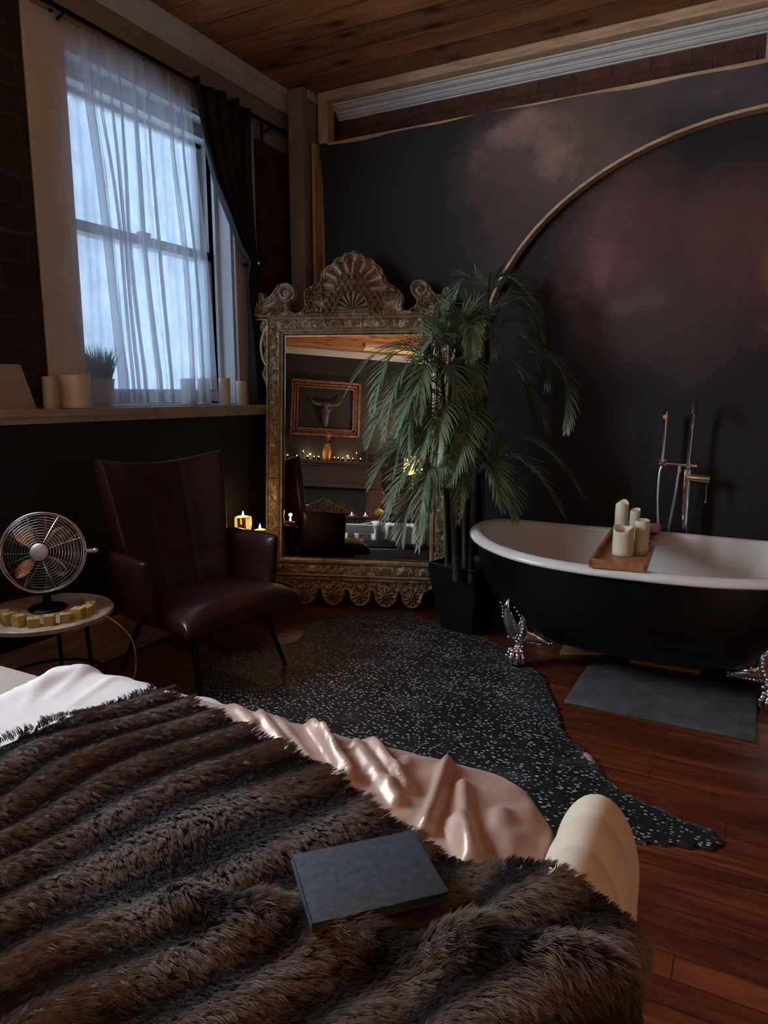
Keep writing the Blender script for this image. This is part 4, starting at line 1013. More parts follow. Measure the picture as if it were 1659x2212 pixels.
hp = [(-.137, 0, .995), (-.150, -.01, .86), (-.142, -.012, .70), (-.125, -.012, .58), (-.11, -.012, .53), (-.085, -.012, .58), (-.07, -.012, .72), (-.055, -.01, .86), (-.050, 0, .945), (-.045, 0, .975)]
hps = catmull(np.array(hp), 6)[:-6]
MB().tube([tuple(p) for p in hps], .0068, 8).tube([(-.045, 0, .96), (-.045, 0, 1.0)], .010, 10).build('shower_hose', M['hosemetal'], tap)

# ------------------------------------------------------------------ bath tray with candles
tray = thing('bath_tray', 'wooden bath tray with slatted ends laid across the bathtub', 'tray', (-.505, 3.66, .640), math.radians(3.0))
m = MB(); w2, l2 = .122, .535
m.box(-w2, -w2 + .016, -l2, l2, 0, .030, ch=.002); m.box(w2 - .016, w2, -l2, l2, 0, .030, ch=.002); m.box(-w2, w2, -l2, -l2 + .018, -.006, .034, ch=.002); m.box(-w2, w2, l2 - .018, l2, -.006, .030, ch=.002)
m.build('rim_frame', M['traywood'], tray, smooth=False)
MB().box(-w2 + .014, w2 - .014, -l2 + .115, l2 - .12, .004, .014).build('tray_floor', M['traywood'], tray, smooth=False)
for y in (-.500, -.466, -.432, .44, .475, .51):
    MB().box(-w2 + .014, w2 - .014, y - .013, y + .009, .006, .015, ch=.001).build('slat', M['traywood'], tray, smooth=False)

def candle(label, loc, r, h, wax, lit=False, group=None, dip=.0, wick=True, seed=1, tilt=0.0, drips=False, n=28, light=0.0):
    c = thing('pillar_candle', label, 'candle', loc, 0, group)
    random.seed(seed); m = MB(); P = []; zs = [0, .004] + [h*k/6 for k in range(1, 6)]
    for z in zs: P.append([(r*(1 - (.08 if z == 0 else 0) + .015*math.sin(a*3 + z*30 + seed))*math.cos(a), r*(1 - (.08 if z == 0 else 0) + .015*math.sin(a*3 + z*30 + seed))*math.sin(a), z) for a in np.linspace(0, 2*math.pi, n, endpoint=False)])
    top = [h + tilt*math.cos(a - 1.2) + .35*dip*math.sin(2*a + seed) for a in np.linspace(0, 2*math.pi, n, endpoint=False)]
    for k, (rr, dz) in enumerate(((1.0, 0), (.96, .002), (.84, .0), (.76, -dip*.7), (.5, -dip), (.1, -dip*.95))):
        P.append([(r*rr*math.cos(a), r*rr*math.sin(a), top[i]*(1 if k < 3 else 0) + (0 if k < 3 else h) + dz) for i, a in enumerate(np.linspace(0, 2*math.pi, n, endpoint=False))])
    m.grid(np.array(P), closev=True); m.f.append(tuple(range(n))); m.f.append(tuple(len(m.v) - n + k for k in range(n)))
    m.build('wax', wax, c, split=50)
    if drips:
        d = MB()
        for k in range(9):
            a = k*.7 + .2; L = h*(.3 + .6*random.random()); rr = r + .002
            d.tube([(rr*.95*math.cos(a), rr*.95*math.sin(a), h + .001), (rr*math.cos(a), rr*math.sin(a), h - .006), (rr*math.cos(a + .03), rr*math.sin(a + .03), h - L)], [.003, .0042, .005], 6)
        d.build('wax_drips', M['waxlit'], c)
    if wick: MB().tube([(0, 0, h - dip - .004), (.001, 0, h - dip + .008), (.003, 0, h - dip + .013)], .0012, 6).build('wick', M['wick'], c)
    if lit:
        z0 = h - dip + .010
        MB().lathe([(.0005, z0 - .003), (.005, z0 + .003), (.0065, z0 + .010), (.005, z0 + .019), (.0025, z0 + .028), (.0003, z0 + .036)], 12).build('flame', M['flame'], c)
        if light: lamp('candle_glow', (loc[0], loc[1], loc[2] + z0 + .045), light, WARM, .012)
    return c
TZ = .640 + .0145
candle('short wide ivory candle with sunken top at the front of the bath tray', (-.492, 3.352, TZ), .047, .128, M['wax'], dip=.022, seed=2, tilt=.010, wick=False)
candle('ivory candle with a visible wick at the front right of the bath tray', (-.418, 3.415, TZ), .032, .160, M['wax'], dip=.004, seed=4, tilt=.003)
candle('tallest slender ivory candle on the bath tray, hollow at the top', (-.536, 3.560, TZ), .032, .215, M['wax'], dip=.026, seed=5, tilt=.004, wick=False)
candle('small slanted ivory candle at the back of the group on the bath tray', (-.500, 3.760, TZ), .026, .150, M['wax'], dip=.002, seed=7, tilt=.010, wick=False)
petal = None; random.seed(12)
for k, (x, y) in enumerate([(-.455, 3.60), (-.432, 3.66), (-.450, 3.72), (-.425, 3.53), (-.462, 3.82), (-.433, 3.78), (-.44, 3.88), (-.418, 3.60), (-.46, 3.95), (-.418, 3.84)]):
    lab = ['dark red petal lying on the bath tray nearest the front right candle', 'dark red petals scattered over the middle of the bath tray'][k > 0]
    if petal is None:
        P = []
        for i in range(8):
            for_ = []
            for j in range(8):
                u, v_ = (i - 3.5)/3.5, (j - 3.5)/3.5; w_ = math.sqrt(max(0, 1 - (abs(u)**2)))
                for_.append((.019*u, .015*v_*w_, .003 + .010*(u*u*.6 + (v_*w_)**2)))
            P.append(for_)
        petal = MB(); petal.grid(np.array(P)); petal = petal.build('flower_petal', M['petal'], None, split=0, loc=(x, y, TZ)); sm = petal.modifiers.new('thickness', 'SOLIDIFY'); sm.thickness = .001; p = petal
    else:
        p = petal.copy(); COL.objects.link(p)
    p.location = (x, y, TZ + .0005 + .0008*k); p.rotation_euler = (random.uniform(-.1, .1), random.uniform(-.1, .1), random.uniform(0, 6)); s_ = random.uniform(.9, 1.5); p.scale = (s_, s_, s_)
    p['label'] = 'dark red petal on the bath tray beside the candles'; p['category'] = 'petal'; p['group'] = 'red petals on the bath tray'

# ================================================================== ARMCHAIR
CF = Vector((.982, -.19, 0)).normalized(); 
chair = thing('armchair', 'dark brown leather lounge armchair standing in the corner beside the mirror', 'armchair', (-2.36, 2.60, 0), math.atan2(CF.y, CF.x))
# local: +x forward, +y = viewer's right when standing at the bed
L3 = M['leather']
def seat_c(u, v): # u front-back, v side
    x = .02 + .30*u; y = v*(.325 + .03*u)
    return (x, y, .385 + .020*u - .02*abs(v)**4 - .03*max(0, u)**6 + .012*(1 - u*u)*(1 - v*v))
m = cushion(seat_c, lambda u, v: (0, 0, 1), .055, .085, 4.0, 44, 44); m.build('seat', L3, chair, split=0)
def back_c(u, v):   # u across, v up -1..1
    t_ = (v + 1)/2; wdt = .285 + .085*t_**.8; y = u*wdt
    z = .36 + .70*t_ + .030*(abs(u)**2)*t_ - .018*t_*math.cos(u*math.pi*.5)
    x = -.235 - .18*t_ + .10*abs(u)**2.4*(.45 + .55*t_)
    return (x, y, z)
def back_n(u, v):
    n = Vector((1, -.55*u*abs(u), .26)); n.normalize(); return n
def seams(u, v):
    d = 0
    for c in (-.34, .34): d = max(d, math.exp(-((u - c)/.022)**2))
    for c in (-.42, .05, .52): d = max(d, math.exp(-((v - c)/.018)**2))
    return .007*d
m = cushion(back_c, back_n, .050, .045, 6.0, 70, 70, seams); m.build('backrest', L3, chair, split=0)
for sgn in (-1, 1):
    def arm_c(u, v, sgn=sgn):   # u front-back, v up
        t_ = (u + 1)/2; x = -.27 + .36*t_; z = .50 + .155*v + .01*(1 - t_)*v
        return (x, sgn*(.345 + .040*t_*(1 - .3*t_) + .018*v), z)
    m = cushion(arm_c, lambda u, v, sgn=sgn: (0, sgn, .08), .042, .042, 3.6, 36, 30); m.build('armrest', L3, chair, split=0)
m = MB().box(-.24, .22, -.25, .25, .300, .318, ch=.004); m.build('under_frame', M['iron'], chair, smooth=False)
for fx, fy in ((.27, -.27), (.27, .27), (-.36, -.28), (-.36, .28)):
    MB().tube([(fx*.62, fy*.80, .315), (fx, fy, .004)], [.015, .010], 12).lathe([(.011, 0), (.012, .006), (.010, .012)], 12, c=(fx, fy, 0)).build('leg', M['iron'], chair)

# ================================================================== SIDE TABLE, FAN, WAX PIECES
TX, TY, TT = -2.575, 1.85, .50
st = thing('side_table', 'small round side table with pale marble top holding the fan', 'side table', (TX, TY, 0))
t = NT('pale_marble'); v = t.coord(); t.col(t.ramp(t.noise(v, 6, 7, .7, 2.0), [(.35, rgb(150, 132, 118)), (.6, rgb(198, 182, 166))])); t.set(Roughness=.35); M['marble'] = t.m
MB().lathe([(.002, TT - .028), (.255, TT - .028), (.268, TT - .022), (.270, TT - .006), (.264, TT), (.002, TT)], 64).build('table_top', M['marble'], st, split=50)
for k in range(3):
    a = 2*math.pi*k/3 + .2
    MB().tube([(.20*math.cos(a), .20*math.sin(a), TT - .028), (.23*math.cos(a), .23*math.sin(a), .004)], .009, 10).build('leg', M['iron'], st)
MB().tube([(.215*math.cos(a), .215*math.sin(a), .20) for a in np.linspace(0, 2*math.pi, 40, endpoint=False)], .006, 8, closed=True).build('ring_brace', M['iron'], st)
fan = thing('desk_fan', 'round metal desk fan with chrome wire cage on the side table', 'fan', (TX - .01, TY + .02, TT), 0)
FC = Vector((0, 0, .245)); fdir = Vector((.60, -.76, .24)).normalized()
q_ = fdir.to_track_quat('Z', 'Y').to_matrix().to_4x4(); FM = Matrix.Translation(FC) @ q_     # local z = out of the fan
def tf(pts): return [tuple(FM @ Vector(p)) for p in pts]
RF = .165
wire = NT('dull_chrome').set(Base_Color=(.62, .62, .62, 1), Metallic=1.0, Roughness=.22).m
m = MB(); circ = lambda r, z, n=64: tf([(r*math.cos(a), r*math.sin(a), z) for a in np.linspace(0, 2*math.pi, n, endpoint=False)])
for k in range(11):
    r = .045 + .118*k/10.5; m.tube(circ(r, .060 - .035*(r/RF)**3), .0011, 6, closed=True)
for k in range(8):
    a = k*math.pi/4 + .35; m.tube(tf([(r*math.cos(a), r*math.sin(a), .0585 - .035*(r/RF)**3) for r in np.linspace(.04, RF, 8)]), .0016, 6)
m.build('front_grille', wire, fan)
m = MB()
for k in range(9):
    r = .05 + .11*k/9; m.tube(circ(r, -.050 + .03*(r/RF)**3), .0011, 6, closed=True)
for k in range(12):
    a = k*math.pi/6; m.tube(tf([(r*math.cos(a), r*math.sin(a), -.0485 + .03*(r/RF)**3) for r in np.linspace(.03, RF, 6)]), .0014, 6)
m.build('rear_grille', wire, fan)
MB().tube(circ(RF, .022), .0045, 10, closed=True).tube(circ(RF, -.018), .004, 10, closed=True).tube(circ(RF - .0, .002), .003, 8, closed=True).build('cage_ring', wire, fan)
MB().lathe([(.001, .066), (.030, .065), (.036, .060), (.036, .050), (.001, .050)], 28, M=FM).build('hub_cap', basic('hub_silver', rgb(190, 188, 184), .35, .5), fan)
MB().lathe([(.001, .012), (.042, .010), (.046, -.02), (.040, -.085), (.02, -.10), (.001, -.10)], 24, M=FM).build('motor', M['iron'], fan)
for k in range(4):
    a0 = k*math.pi/2 + .75; P = []
    for i in range(10):
        r = .028 + .112*i/9; row = []
        for j in range(7):
            s_ = (j - 3)/3; wd_ = .10 + .22*math.sin(math.pi*min(1, i/9*.9 + .12)); a = a0 + s_*wd_*(1.1 if i < 9 else .8); row.append(tuple(FM @ Vector((r*math.cos(a), r*math.sin(a), .022 + .018*s_))))
        P.append(row)
    mb = MB(); mb.grid(np.array(P)); o = mb.build('blade', [wire, wire, basic('copper_blade', rgb(196, 128, 92), .35, .6), wire][k], fan, split=0); sm = o.modifiers.new('t', 'SOLIDIFY'); sm.thickness = .0015
    if k == 2: o['label'] = 'copper coloured blade'
side = fdir.cross(Vector((0, 0, 1))).normalized()
pL, pR = FC - side*(RF + .014), FC + side*(RF + .014)
pts = [pL] + [FC + (-side*math.cos(a) + Vector((0, 0, -1))*math.sin(a))*(RF + .016) for a in np.linspace(.15, math.pi - .15, 18)] + [pR]
MB().tube(pts, .006, 8).build('yoke', M['iron'], fan)
MB().lathe([(.075, 0), (.078, .006), (.070, .014), (.02, .022), (.014, .06), (.012, .075)], 32).build('base', M['iron'], fan)
for p_, s_ in ((pL, -1), (pR, 1)):
    MB().tube([p_ - side*s_*.012, p_ + side*s_*.026], .010, 12).ball(p_ + side*s_*.028, .013, 10).build('side_knob', wire, fan)
cord = thing('power_cord', 'thin white cord hanging below the round side table', 'cord', (TX + .26, TY + .12, .0))
MB().tube([tuple(v) for v in catmull(np.array([(-.035, -.02, .47), (.03, .02, .43), (.05, .06, .34), (.03, .07, .20), (-.03, .03, .10), (.04, .10, .05), (.10, .16, .012), (.16, .20, .012), (.10, .26, .012)]), 6)[:-12]], .0028, 6).build('cable', M['trimwhite'], cord)
random.seed(5); first = None
for k in range(10):
    a = math.radians(-150 + 20*k); cxk, cyk = TX + .045 + .0, TY - .02
    # an arc of cubes along the near edge of the table top
    x = cxk + .165*math.cos(a + math.radians(35)); y = cyk + .165*math.sin(a + math.radians(35))
    if first is None:
        first = thing('wax_cube', '', 'candle', (x, y, TT), 0, 'yellow wax cubes in front of the fan')
        m = MB().box(-.021, .021, -.021, .021, 0, .040, ch=.006); m.build('wax', M['wax_yellow'], first)
        MB().tube([(0, 0, .038), (.001, 0, .046)], .001, 5).build('wick', M['wick'], first); c = first
    else: c = copy_thing(first, '')
    c.location = (x, y, TT); c.rotation_euler = (0, 0, random.uniform(0, 1.5)); s_ = random.uniform(.9, 1.15); c.scale = (s_, s_, random.uniform(.85, 1.2))
    c['label'] = 'yellow wax cube in the curved row on the side table in front of the fan'

# stool with burning candles beside the mirror
stl = thing('candle_stool', 'small dark round stool behind the armchair holding burning candles', 'stool', (-2.745, 3.385, 0)); stl.scale = (1, 1, 1.07)
MB().lathe([(.001, .475), (.135, .475), (.142, .482), (.142, .494), (.136, .50), (.001, .50)], 40).build('stool_top', M['iron'], stl, split=50)
for k in range(3):
    a = 2*math.pi*k/3 + .5; MB().tube([(.09*math.cos(a), .09*math.sin(a), .476), (.115*math.cos(a), .115*math.sin(a), .003)], .010, 8).build('leg', M['iron'], stl)
candle('thick dark amber candle with wax drips burning beside the mirror frame', (-2.765, 3.395, .536), .047, .105, M['wax_yellow'], lit=True, dip=.006, drips=True, seed=9, light=.18)
candle('low burning candle between the armchair arm and the mirror frame', (-2.668, 3.435, .536), .036, .026, M['wax_yellow'], lit=True, dip=.006, seed=10, light=.10)

# ================================================================== POTTED PALM
palm = thing('potted_palm', 'tall artificial palm in a black tapered square planter by the mirror', 'potted plant', (-1.43, 3.81, 0), 0)
PR = math.radians(-14)
m = MB()
def sq(h_, z): return [tuple(Matrix.Rotation(PR, 4, 'Z') @ Vector((a*h_, b*h_, z))) for a, b in ((-1, -1), (1, -1), (1, 1), (-1, 1))]
lv = [sq(.105, .0), sq(.135, .15), sq(.158, .30), sq(.168, .415), sq(.168, .42), sq(.155, .42), sq(.150, .385)]
m.grid(np.array(lv), closev=True); m.f += [(0, 3, 2, 1), tuple(len(m.v) - 4 + k for k in range(4))]
po = m.build('planter', M['planter'], palm, smooth=False); bv = po.modifiers.new('b', 'BEVEL'); bv.width = .004; bv.segments = 2; bv.limit_method = 'ANGLE'
MB().grid(np.array([[tuple(Matrix.Rotation(PR, 4, 'Z') @ Vector((a*.149, b*.149, .392 + .008*math.sin(a*9)*math.cos(b*7)))) for b in np.linspace(-1, 1, 9)] for a in np.linspace(-1, 1, 9)])).build('soil', M['soil'], palm)
t = NT('palm_leaf'); v = t.coord(); oi = t.new('ShaderNodeNewGeometry')
lc = t.ramp(t.noise(v, 8, 3), [(.3, rgb(78, 102, 74)), (.55, rgb(112, 136, 104)), (.75, rgb(142, 162, 124))]); t.col(lc); t.set(Roughness=.42, Transmission_Weight=0.0); M['leaf'] = t.m
t.b.inputs['Subsurface Weight'].default_value = 0.0
M['stem'] = basic('palm_cane', rgb(62, 60, 48), .6, var=.35, scale=30, bump=.4)
M['rachis'] = basic('palm_rachis', rgb(112, 116, 78), .5, var=.15)
po_ = palm.location
def Lp(x, y, d): return dep(x, y, d) - po_
D0 = 3.99
stems = [([(985, 1222, 3.93), (980, 1120, 3.93), (972, 1000, 3.93), (958, 860, 3.92), (952, 770, 3.9)], .022), ([(1004, 1218, 4.03), (1003, 1100, 4.03), (1000, 960, 4.0), (990, 850, 3.98), (985, 740, 3.97)], .020),
         ([(1020, 1225, 3.95), (1022, 1100, 3.97), (1034, 960, 4.0), (1042, 860, 4.02), (1046, 780, 4.03), (1052, 700, 4.04), (1056, 615, 4.05)], .017), ([(1045, 1215, 4.05), (1044, 1080, 4.05), (1038, 1000, 4.05)], .011), ([(965, 1210, 4.05), (962, 1090, 4.03), (955, 1010, 4.0)], .013)]
for pts, r in stems:
    P_ = [Lp(*p) for p in pts]; P_[0].z = .395
    sm_ = catmull(np.array([tuple(p) for p in P_]), 8)[:-8]; n_ = len(sm_); rr = [r*(1 - .72*k/n_)*(1 + .12*(k % 4 == 0)) for k in range(n_)]
    MB().tube([tuple(p) for p in sm_], rr, 10).build('cane', M['stem'], palm)
def frond(base, mid, tip, nl=22, ll=.17, droop=.34, seed=0, wid=.0055):
    random.seed(seed); B, Mi, T = Lp(*base), Lp(*mid), Lp(*tip); Cc = Mi*2 - (B + T)*.5
    m = MB(); n = 14; C_ = [B*(1 - t)**2 + Cc*2*t*(1 - t) + T*t*t for t in [k/n for k in range(n + 1)]]
    m.tube([tuple(c) for c in C_], [.0042*(1 - .75*k/n) for k in range(n + 1)], 6)
    for i in range(nl):
        t_ = .16 + .84*i/(nl - 1); p = B*(1 - t_)**2 + Cc*2*t_*(1 - t_) + T*t_*t_; tg = ((Cc - B)*(1 - t_) + (T - Cc)*t_).normalized()
        sd = tg.cross(Vector((0, 0, 1))); sd = sd.normalized() if sd.length > .1 else Vector((1, 0, 0)); upv = sd.cross(tg).normalized()
        ln_ = ll*(math.sin(math.pi*(.16 + .80*t_))**.6)*(.85 + .3*random.random())
        for s_ in (-1, 1):
            d0 = (sd*s_*(.85 - .5*t_) + tg*(.55 + .65*t_) + upv*(.28 + random.uniform(-.15, .15))).normalized()
            pts = [p]; d = d0.copy(); k4 = 5
            for k in range(k4):
                d = (d + Vector((0, 0, -1))*droop*(.16 + .10*k)*(.8 + .4*random.random())).normalized(); pts.append(pts[-1] + d*ln_/k4)
            wv = (pts[1] - pts[0]).cross(upv); wv = wv.normalized() if wv.length > 1e-6 else sd
            V = []; 
            for k, q in enumerate(pts):
                w = wid*(.35, 1, 1.0, .85, .55, .04)[k]; cup = upv*(-.25*w)
                V += [q - wv*w + cup, q, q + wv*w + cup]
            Fc = []
            for k in range(k4): a = k*3; Fc += [(a, a + 1, a + 4, a + 3), (a + 1, a + 2, a + 5, a + 4)]
            m.add(V, Fc)
    return m.build('frond', M['leaf'], palm, split=0)
FR = [ # top crown
 ((1056, 640, 4.05), (1010, 600, 4.0), (975, 660, 3.95)), ((1056, 625, 4.05), (1100, 598, 4.0), (1165, 668, 3.95)), ((1054, 650, 4.05), (1080, 610, 4.15), (1135, 640, 4.2)), ((1052, 690, 4.04), (1120, 640, 4.0), (1172, 730, 3.95)),
 ((1050, 700, 4.04), (985, 650, 3.95), (950, 740, 3.9)), ((1050, 720, 4.03), (1030, 690, 3.9), (1022, 765, 3.85)), ((1048, 735, 4.03), (1115, 700, 3.95), (1160, 790, 3.92)), ((1110, 716, 4.0), (1165, 760, 3.95), (1180, 830, 3.95)),
 ((1140, 760, 3.97), (1212, 800, 3.92), (1225, 925, 3.9)), ((1120, 800, 3.98), (1150, 850, 3.97), (1175, 920, 3.95)), ((1105, 770, 4.0), (1130, 820, 4.02), (1150, 900, 4.0)), ((1052, 700, 4.04), (1100, 650, 4.1), (1150, 700, 4.15)),
 # upper left crown
 ((985, 760, 3.97), (1000, 690, 3.9), (960, 690, 3.82)), ((985, 755, 3.97), (940, 690, 3.9), (925, 760, 3.85)), ((985, 760, 3.97), (1010, 700, 3.8), (1015, 770, 3.75)), ((980, 790, 3.96), (1020, 770, 3.9), (1030, 850, 3.85)),
 # left crown over the glass
 ((952, 800, 3.90), (850, 745, 3.85), (750, 845, 3.80)), ((954, 810, 3.90), (860, 760, 3.8), (805, 890, 3.72)), ((955, 820, 3.9), (880, 790, 3.75), (830, 935, 3.68)), ((955, 800, 3.9), (900, 740, 3.95), (835, 775, 3.98)), ((955, 810, 3.9), (920, 790, 3.7), (905, 900, 3.62)),
 ((958, 830, 3.9), (970, 790, 3.75), (1000, 900, 3.68)), ((957, 850, 3.9), (860, 850, 3.8), (795, 960, 3.76)), ((958, 860, 3.9), (900, 860, 3.75), (880, 980, 3.7)), ((958, 840, 3.9), (1000, 800, 3.85), (1030, 905, 3.8)), ((960, 860, 3.9), (955, 880, 3.7), (945, 990, 3.65)),
 ((960, 900, 3.92), (1010, 880, 3.8), (1030, 980, 3.75)), ((952, 780, 3.9), (960, 720, 3.8), (1000, 760, 3.75)), ((960, 890, 3.92), (890, 900, 3.85), (850, 1020, 3.82)), ((965, 860, 3.92), (1020, 850, 3.95), (1040, 930, 3.95)),
 # low crown
 ((975, 1010, 3.93), (880, 960, 3.85), (800, 1045, 3.80)), ((975, 1020, 3.93), (900, 990, 3.75), (840, 1110, 3.66)), ((977, 1030, 3.93), (930, 1010, 3.7), (905, 1140, 3.6)), ((978, 1020, 3.93), (960, 980, 3.75), (930, 1090, 3.65)), ((1000, 1020, 3.98), (1000, 990, 3.8), (990, 1120, 3.7)),
 ((1037, 1010, 4.02), (1140, 950, 3.9), (1255, 1065, 3.8)), ((1036, 1020, 4.02), (1120, 990, 3.8), (1215, 1110, 3.7)), ((1037, 1000, 4.03), (1110, 940, 4.0), (1210, 1010, 3.98)), ((1038, 1050, 4.02), (1085, 1030, 3.9), (1110, 1115, 3.8)), ((1030, 1030, 4.0), (1060, 1000, 3.8), (1085, 1095, 3.7)),
 ((980, 1060, 3.93), (900, 1070, 3.75), (868, 1170, 3.7)), ((978, 1010, 3.93), (1000, 950, 3.8), (1060, 1000, 3.75)), ((965, 1000, 3.95), (900, 930, 3.95), (830, 960, 3.95)), ((1035, 970, 4.02), (1060, 920, 3.95), (1075, 985, 3.9)), ((957, 1030, 4.0), (880, 1040, 4.0), (830, 1130, 3.98)),
 ((960, 930, 3.92), (930, 900, 3.75), (900, 1030, 3.68)), ((985, 900, 3.95), (1010, 890, 3.8), (1005, 1010, 3.7)), ((955, 840, 3.9), (905, 830, 3.72), (858, 930, 3.62)), ((975, 1050, 3.93), (940, 1040, 3.75), (905, 1175, 3.65)),
 ((985, 770, 3.97), (940, 730, 3.85), (893, 800, 3.78)), ((965, 900, 3.92), (1000, 930, 3.75), (975, 1040, 3.65)), ((985, 745, 3.97), (1040, 690, 3.9), (1065, 760, 3.85))]
for i, (a, b, c) in enumerate(FR): frond(a, b, c, nl=23, ll=.185 if i != 16 else .15, seed=100 + i)

# ================================================================== THINGS ON THE SILL
SZ = 1.3275
candle('white pillar candle on the sill just right of the sheer curtain', (-2.955, 3.490, SZ), .036, .165, M['wax'], seed=21)
candle('cream pillar candle on the sill beside the tied black curtain', (-2.955, 3.655, SZ), .034, .150, basic('cream_wax', rgb(220, 212, 178), .45, var=.05), seed=22)
candle('pale pillar candle on the sill behind the sheer, second from the curtain edge', (-3.05, 3.27, SZ), .045, .160, M['wax'], seed=23)
candle('pale pillar candle on the sill behind the right edge of the sheer', (-3.06, 3.42, SZ), .038, .165, M['wax'], seed=24)
candle('very wide ivory candle on the left end of the windowsill', (-2.985, 2.405, SZ), .078, .165, M['wax'], seed=25, tilt=.004, dip=.01)
candle('narrow ivory candle on the sill at the far left of the casing', (-2.975, 2.262, SZ), .036, .150, basic('aged_wax', rgb(190, 180, 150), .5, var=.08), seed=26, wick=False)
t = NT('grass_green'); t.set(Base_Color=rgb(58, 92, 60), Roughness=.5); M['grass'] = t.m
def grass_pot(label, loc, r, hp, hg, n, seed, spread=.6):
    g = thing('potted_grass', label, 'potted plant', loc); random.seed(seed)
    MB().lathe([(r*.78, 0), (r, hp), (r*.92, hp), (r*.86, hp - .012), (.001, hp - .012)], 24).build('pot', M['trimwhite'], g, split=50)
    m = MB()
    for k in range(n):
        a = random.uniform(0, 6.28); rr = r*.75*math.sqrt(random.random()); b = Vector((rr*math.cos(a), rr*math.sin(a), hp - .014)); ln_ = hg*random.uniform(.6, 1); o_ = Vector((math.cos(a), math.sin(a), 0))*spread*random.random()*.5*ln_
        w = Vector((-math.sin(a + 1), math.cos(a + 1), 0))*.0025; p1 = b + Vector((0, 0, ln_*.55)) + o_*.4; p2 = b + Vector((0, 0, ln_)) + o_
        m.add([b - w, b + w, p1 + w, p1 - w, p2], [(0, 1, 2, 3), (3, 2, 4)])
    m.build('grass_blades', M['grass'], g, split=0)
grass_pot('small spiky green plant at the left edge of the sheer curtain', (-3.09, 2.44, SZ), .045, .10, .22, 110, 3, .5)
grass_pot('grassy potted plant seen blurred behind the sheer curtain', (-3.095, 2.66, SZ), .072, .15, .20, 260, 4, 1.0)
bd = thing('white_board', 'plain white board leaning on the brick at the left end of the sill', 'board', (-2.975, 2.02, SZ), 0)
m = MB(); V = [(-.012, -.20, 0), (-.012, .165, 0), (-.062, .115, .262), (-.062, -.20, .262)]
V2 = [(x + .008, y, z) for x, y, z in V]; m.add([Vector(v) for v in V + V2], [(3, 2, 1, 0), (4, 5, 6, 7), (0, 1, 5, 4), (1, 2, 6, 5), (2, 3, 7, 6), (3, 0, 4, 7)]); m.build('panel', M['paper'], bd, smooth=False)

# ================================================================== THE FAR SIDE OF THE ROOM (seen in the mirror)
man = thing('fireplace_mantel', 'dark wooden fireplace mantel on the far wall seen in the mirror', 'mantel', (-1.72, YB2, 0))
dk = wood('dark_stained_wood', rgb(52, 40, 34), rgb(82, 64, 54), rgb(100, 80, 66), (2, 10, 10), 1, .45); M['darkwood'] = dk
MB().box(-.86, .86, .003, .27, 1.585, 1.635, ch=.006).box(-.82, .82, .003, .23, 1.555, 1.585, ch=.004).build('mantel_shelf', dk, man, smooth=False)
MB().box(-.78, .78, .003, .19, 1.25, 1.555).box(-.70, .70, .19, .20, 1.31, 1.50, ch=.003).box(-.80, .80, .003, .21, 1.23, 1.26, ch=.004).build('frieze', dk, man, smooth=False)
for s_ in (-1, 1): MB().box(s_*.66 - .12, s_*.66 + .12, .003, .19, 0, 1.25).box(s_*.66 - .135, s_*.66 + .135, .003, .205, 0, .15, ch=.004).box(s_*.66 - .07, s_*.66 + .07, .19, .20, .22, 1.18, ch=.003).build('pilaster', dk, man, smooth=False)
MB().box(-.54, .54, .003, .03, 0, 1.25).build('fireback', basic('grey_firebox', rgb(66, 62, 60), .8, var=.2, scale=8), man, smooth=False)
S(MB().box(-2.93, 2.3, YB2, YB2 + .03, 3.30, 3.395).build('trim_14', M['trimwhite'], smooth=False))
S(MB().box(-1.32, 1.0, YB2 + .4, YB2 + .60, 3.33, 3.398).build('trim_15', M['rawpine'], smooth=False))
# framed bull skull
pf = thing('picture_frame', 'large carved copper brown frame around the bull skull, in the mirror', 'picture frame', (-1.825, YB2 + .002, 2.47))
x0_, x1_, z0_, z1_ = -.535, .52, -.415, .415; fw_ = .088
m = MB()
for prof_in, y_, r_ in ((0, .045, .022), (.045, .03, .016), (fw_, .032, .016)):
    a, b, c_, d_ = x0_ + prof_in, x1_ - prof_in, z0_ + prof_in, z1_ - prof_in
    for p, q in (((a, y_, c_), (b, y_, c_)), ((b, y_, c_), (b, y_, d_)), ((b, y_, d_), (a, y_, d_)), ((a, y_, d_), (a, y_, c_))): m.tube([p, q], r_, 8)
for (a, b, c_, d_) in ((x0_, x1_, z0_, z0_ + fw_), (x0_, x1_, z1_ - fw_, z1_), (x0_, x0_ + fw_, z0_, z1_), (x1_ - fw_, x1_, z0_, z1_)): m.box(a, b, 0, .03, c_, d_)
m.build('frame', basic('copper_frame', rgb(120, 78, 54), .5, .3, var=.5, scale=25, bump=.8), pf, split=40)
MB().box(x0_ + .05, x1_ - .05, 0, .006, z0_ + .05, z1_ - .05).build('backing', basic('charcoal_backing', rgb(24, 24, 25), .8), pf, smooth=False)
sk = thing('bull_skull', 'dark bull skull with horns mounted inside the copper frame', 'skull', (-1.825, YB2 + .012, 2.42))
M['bone'] = basic('dark_bone', rgb(74, 60, 52), .6, var=.35, scale=14, bump=.5)
P = []
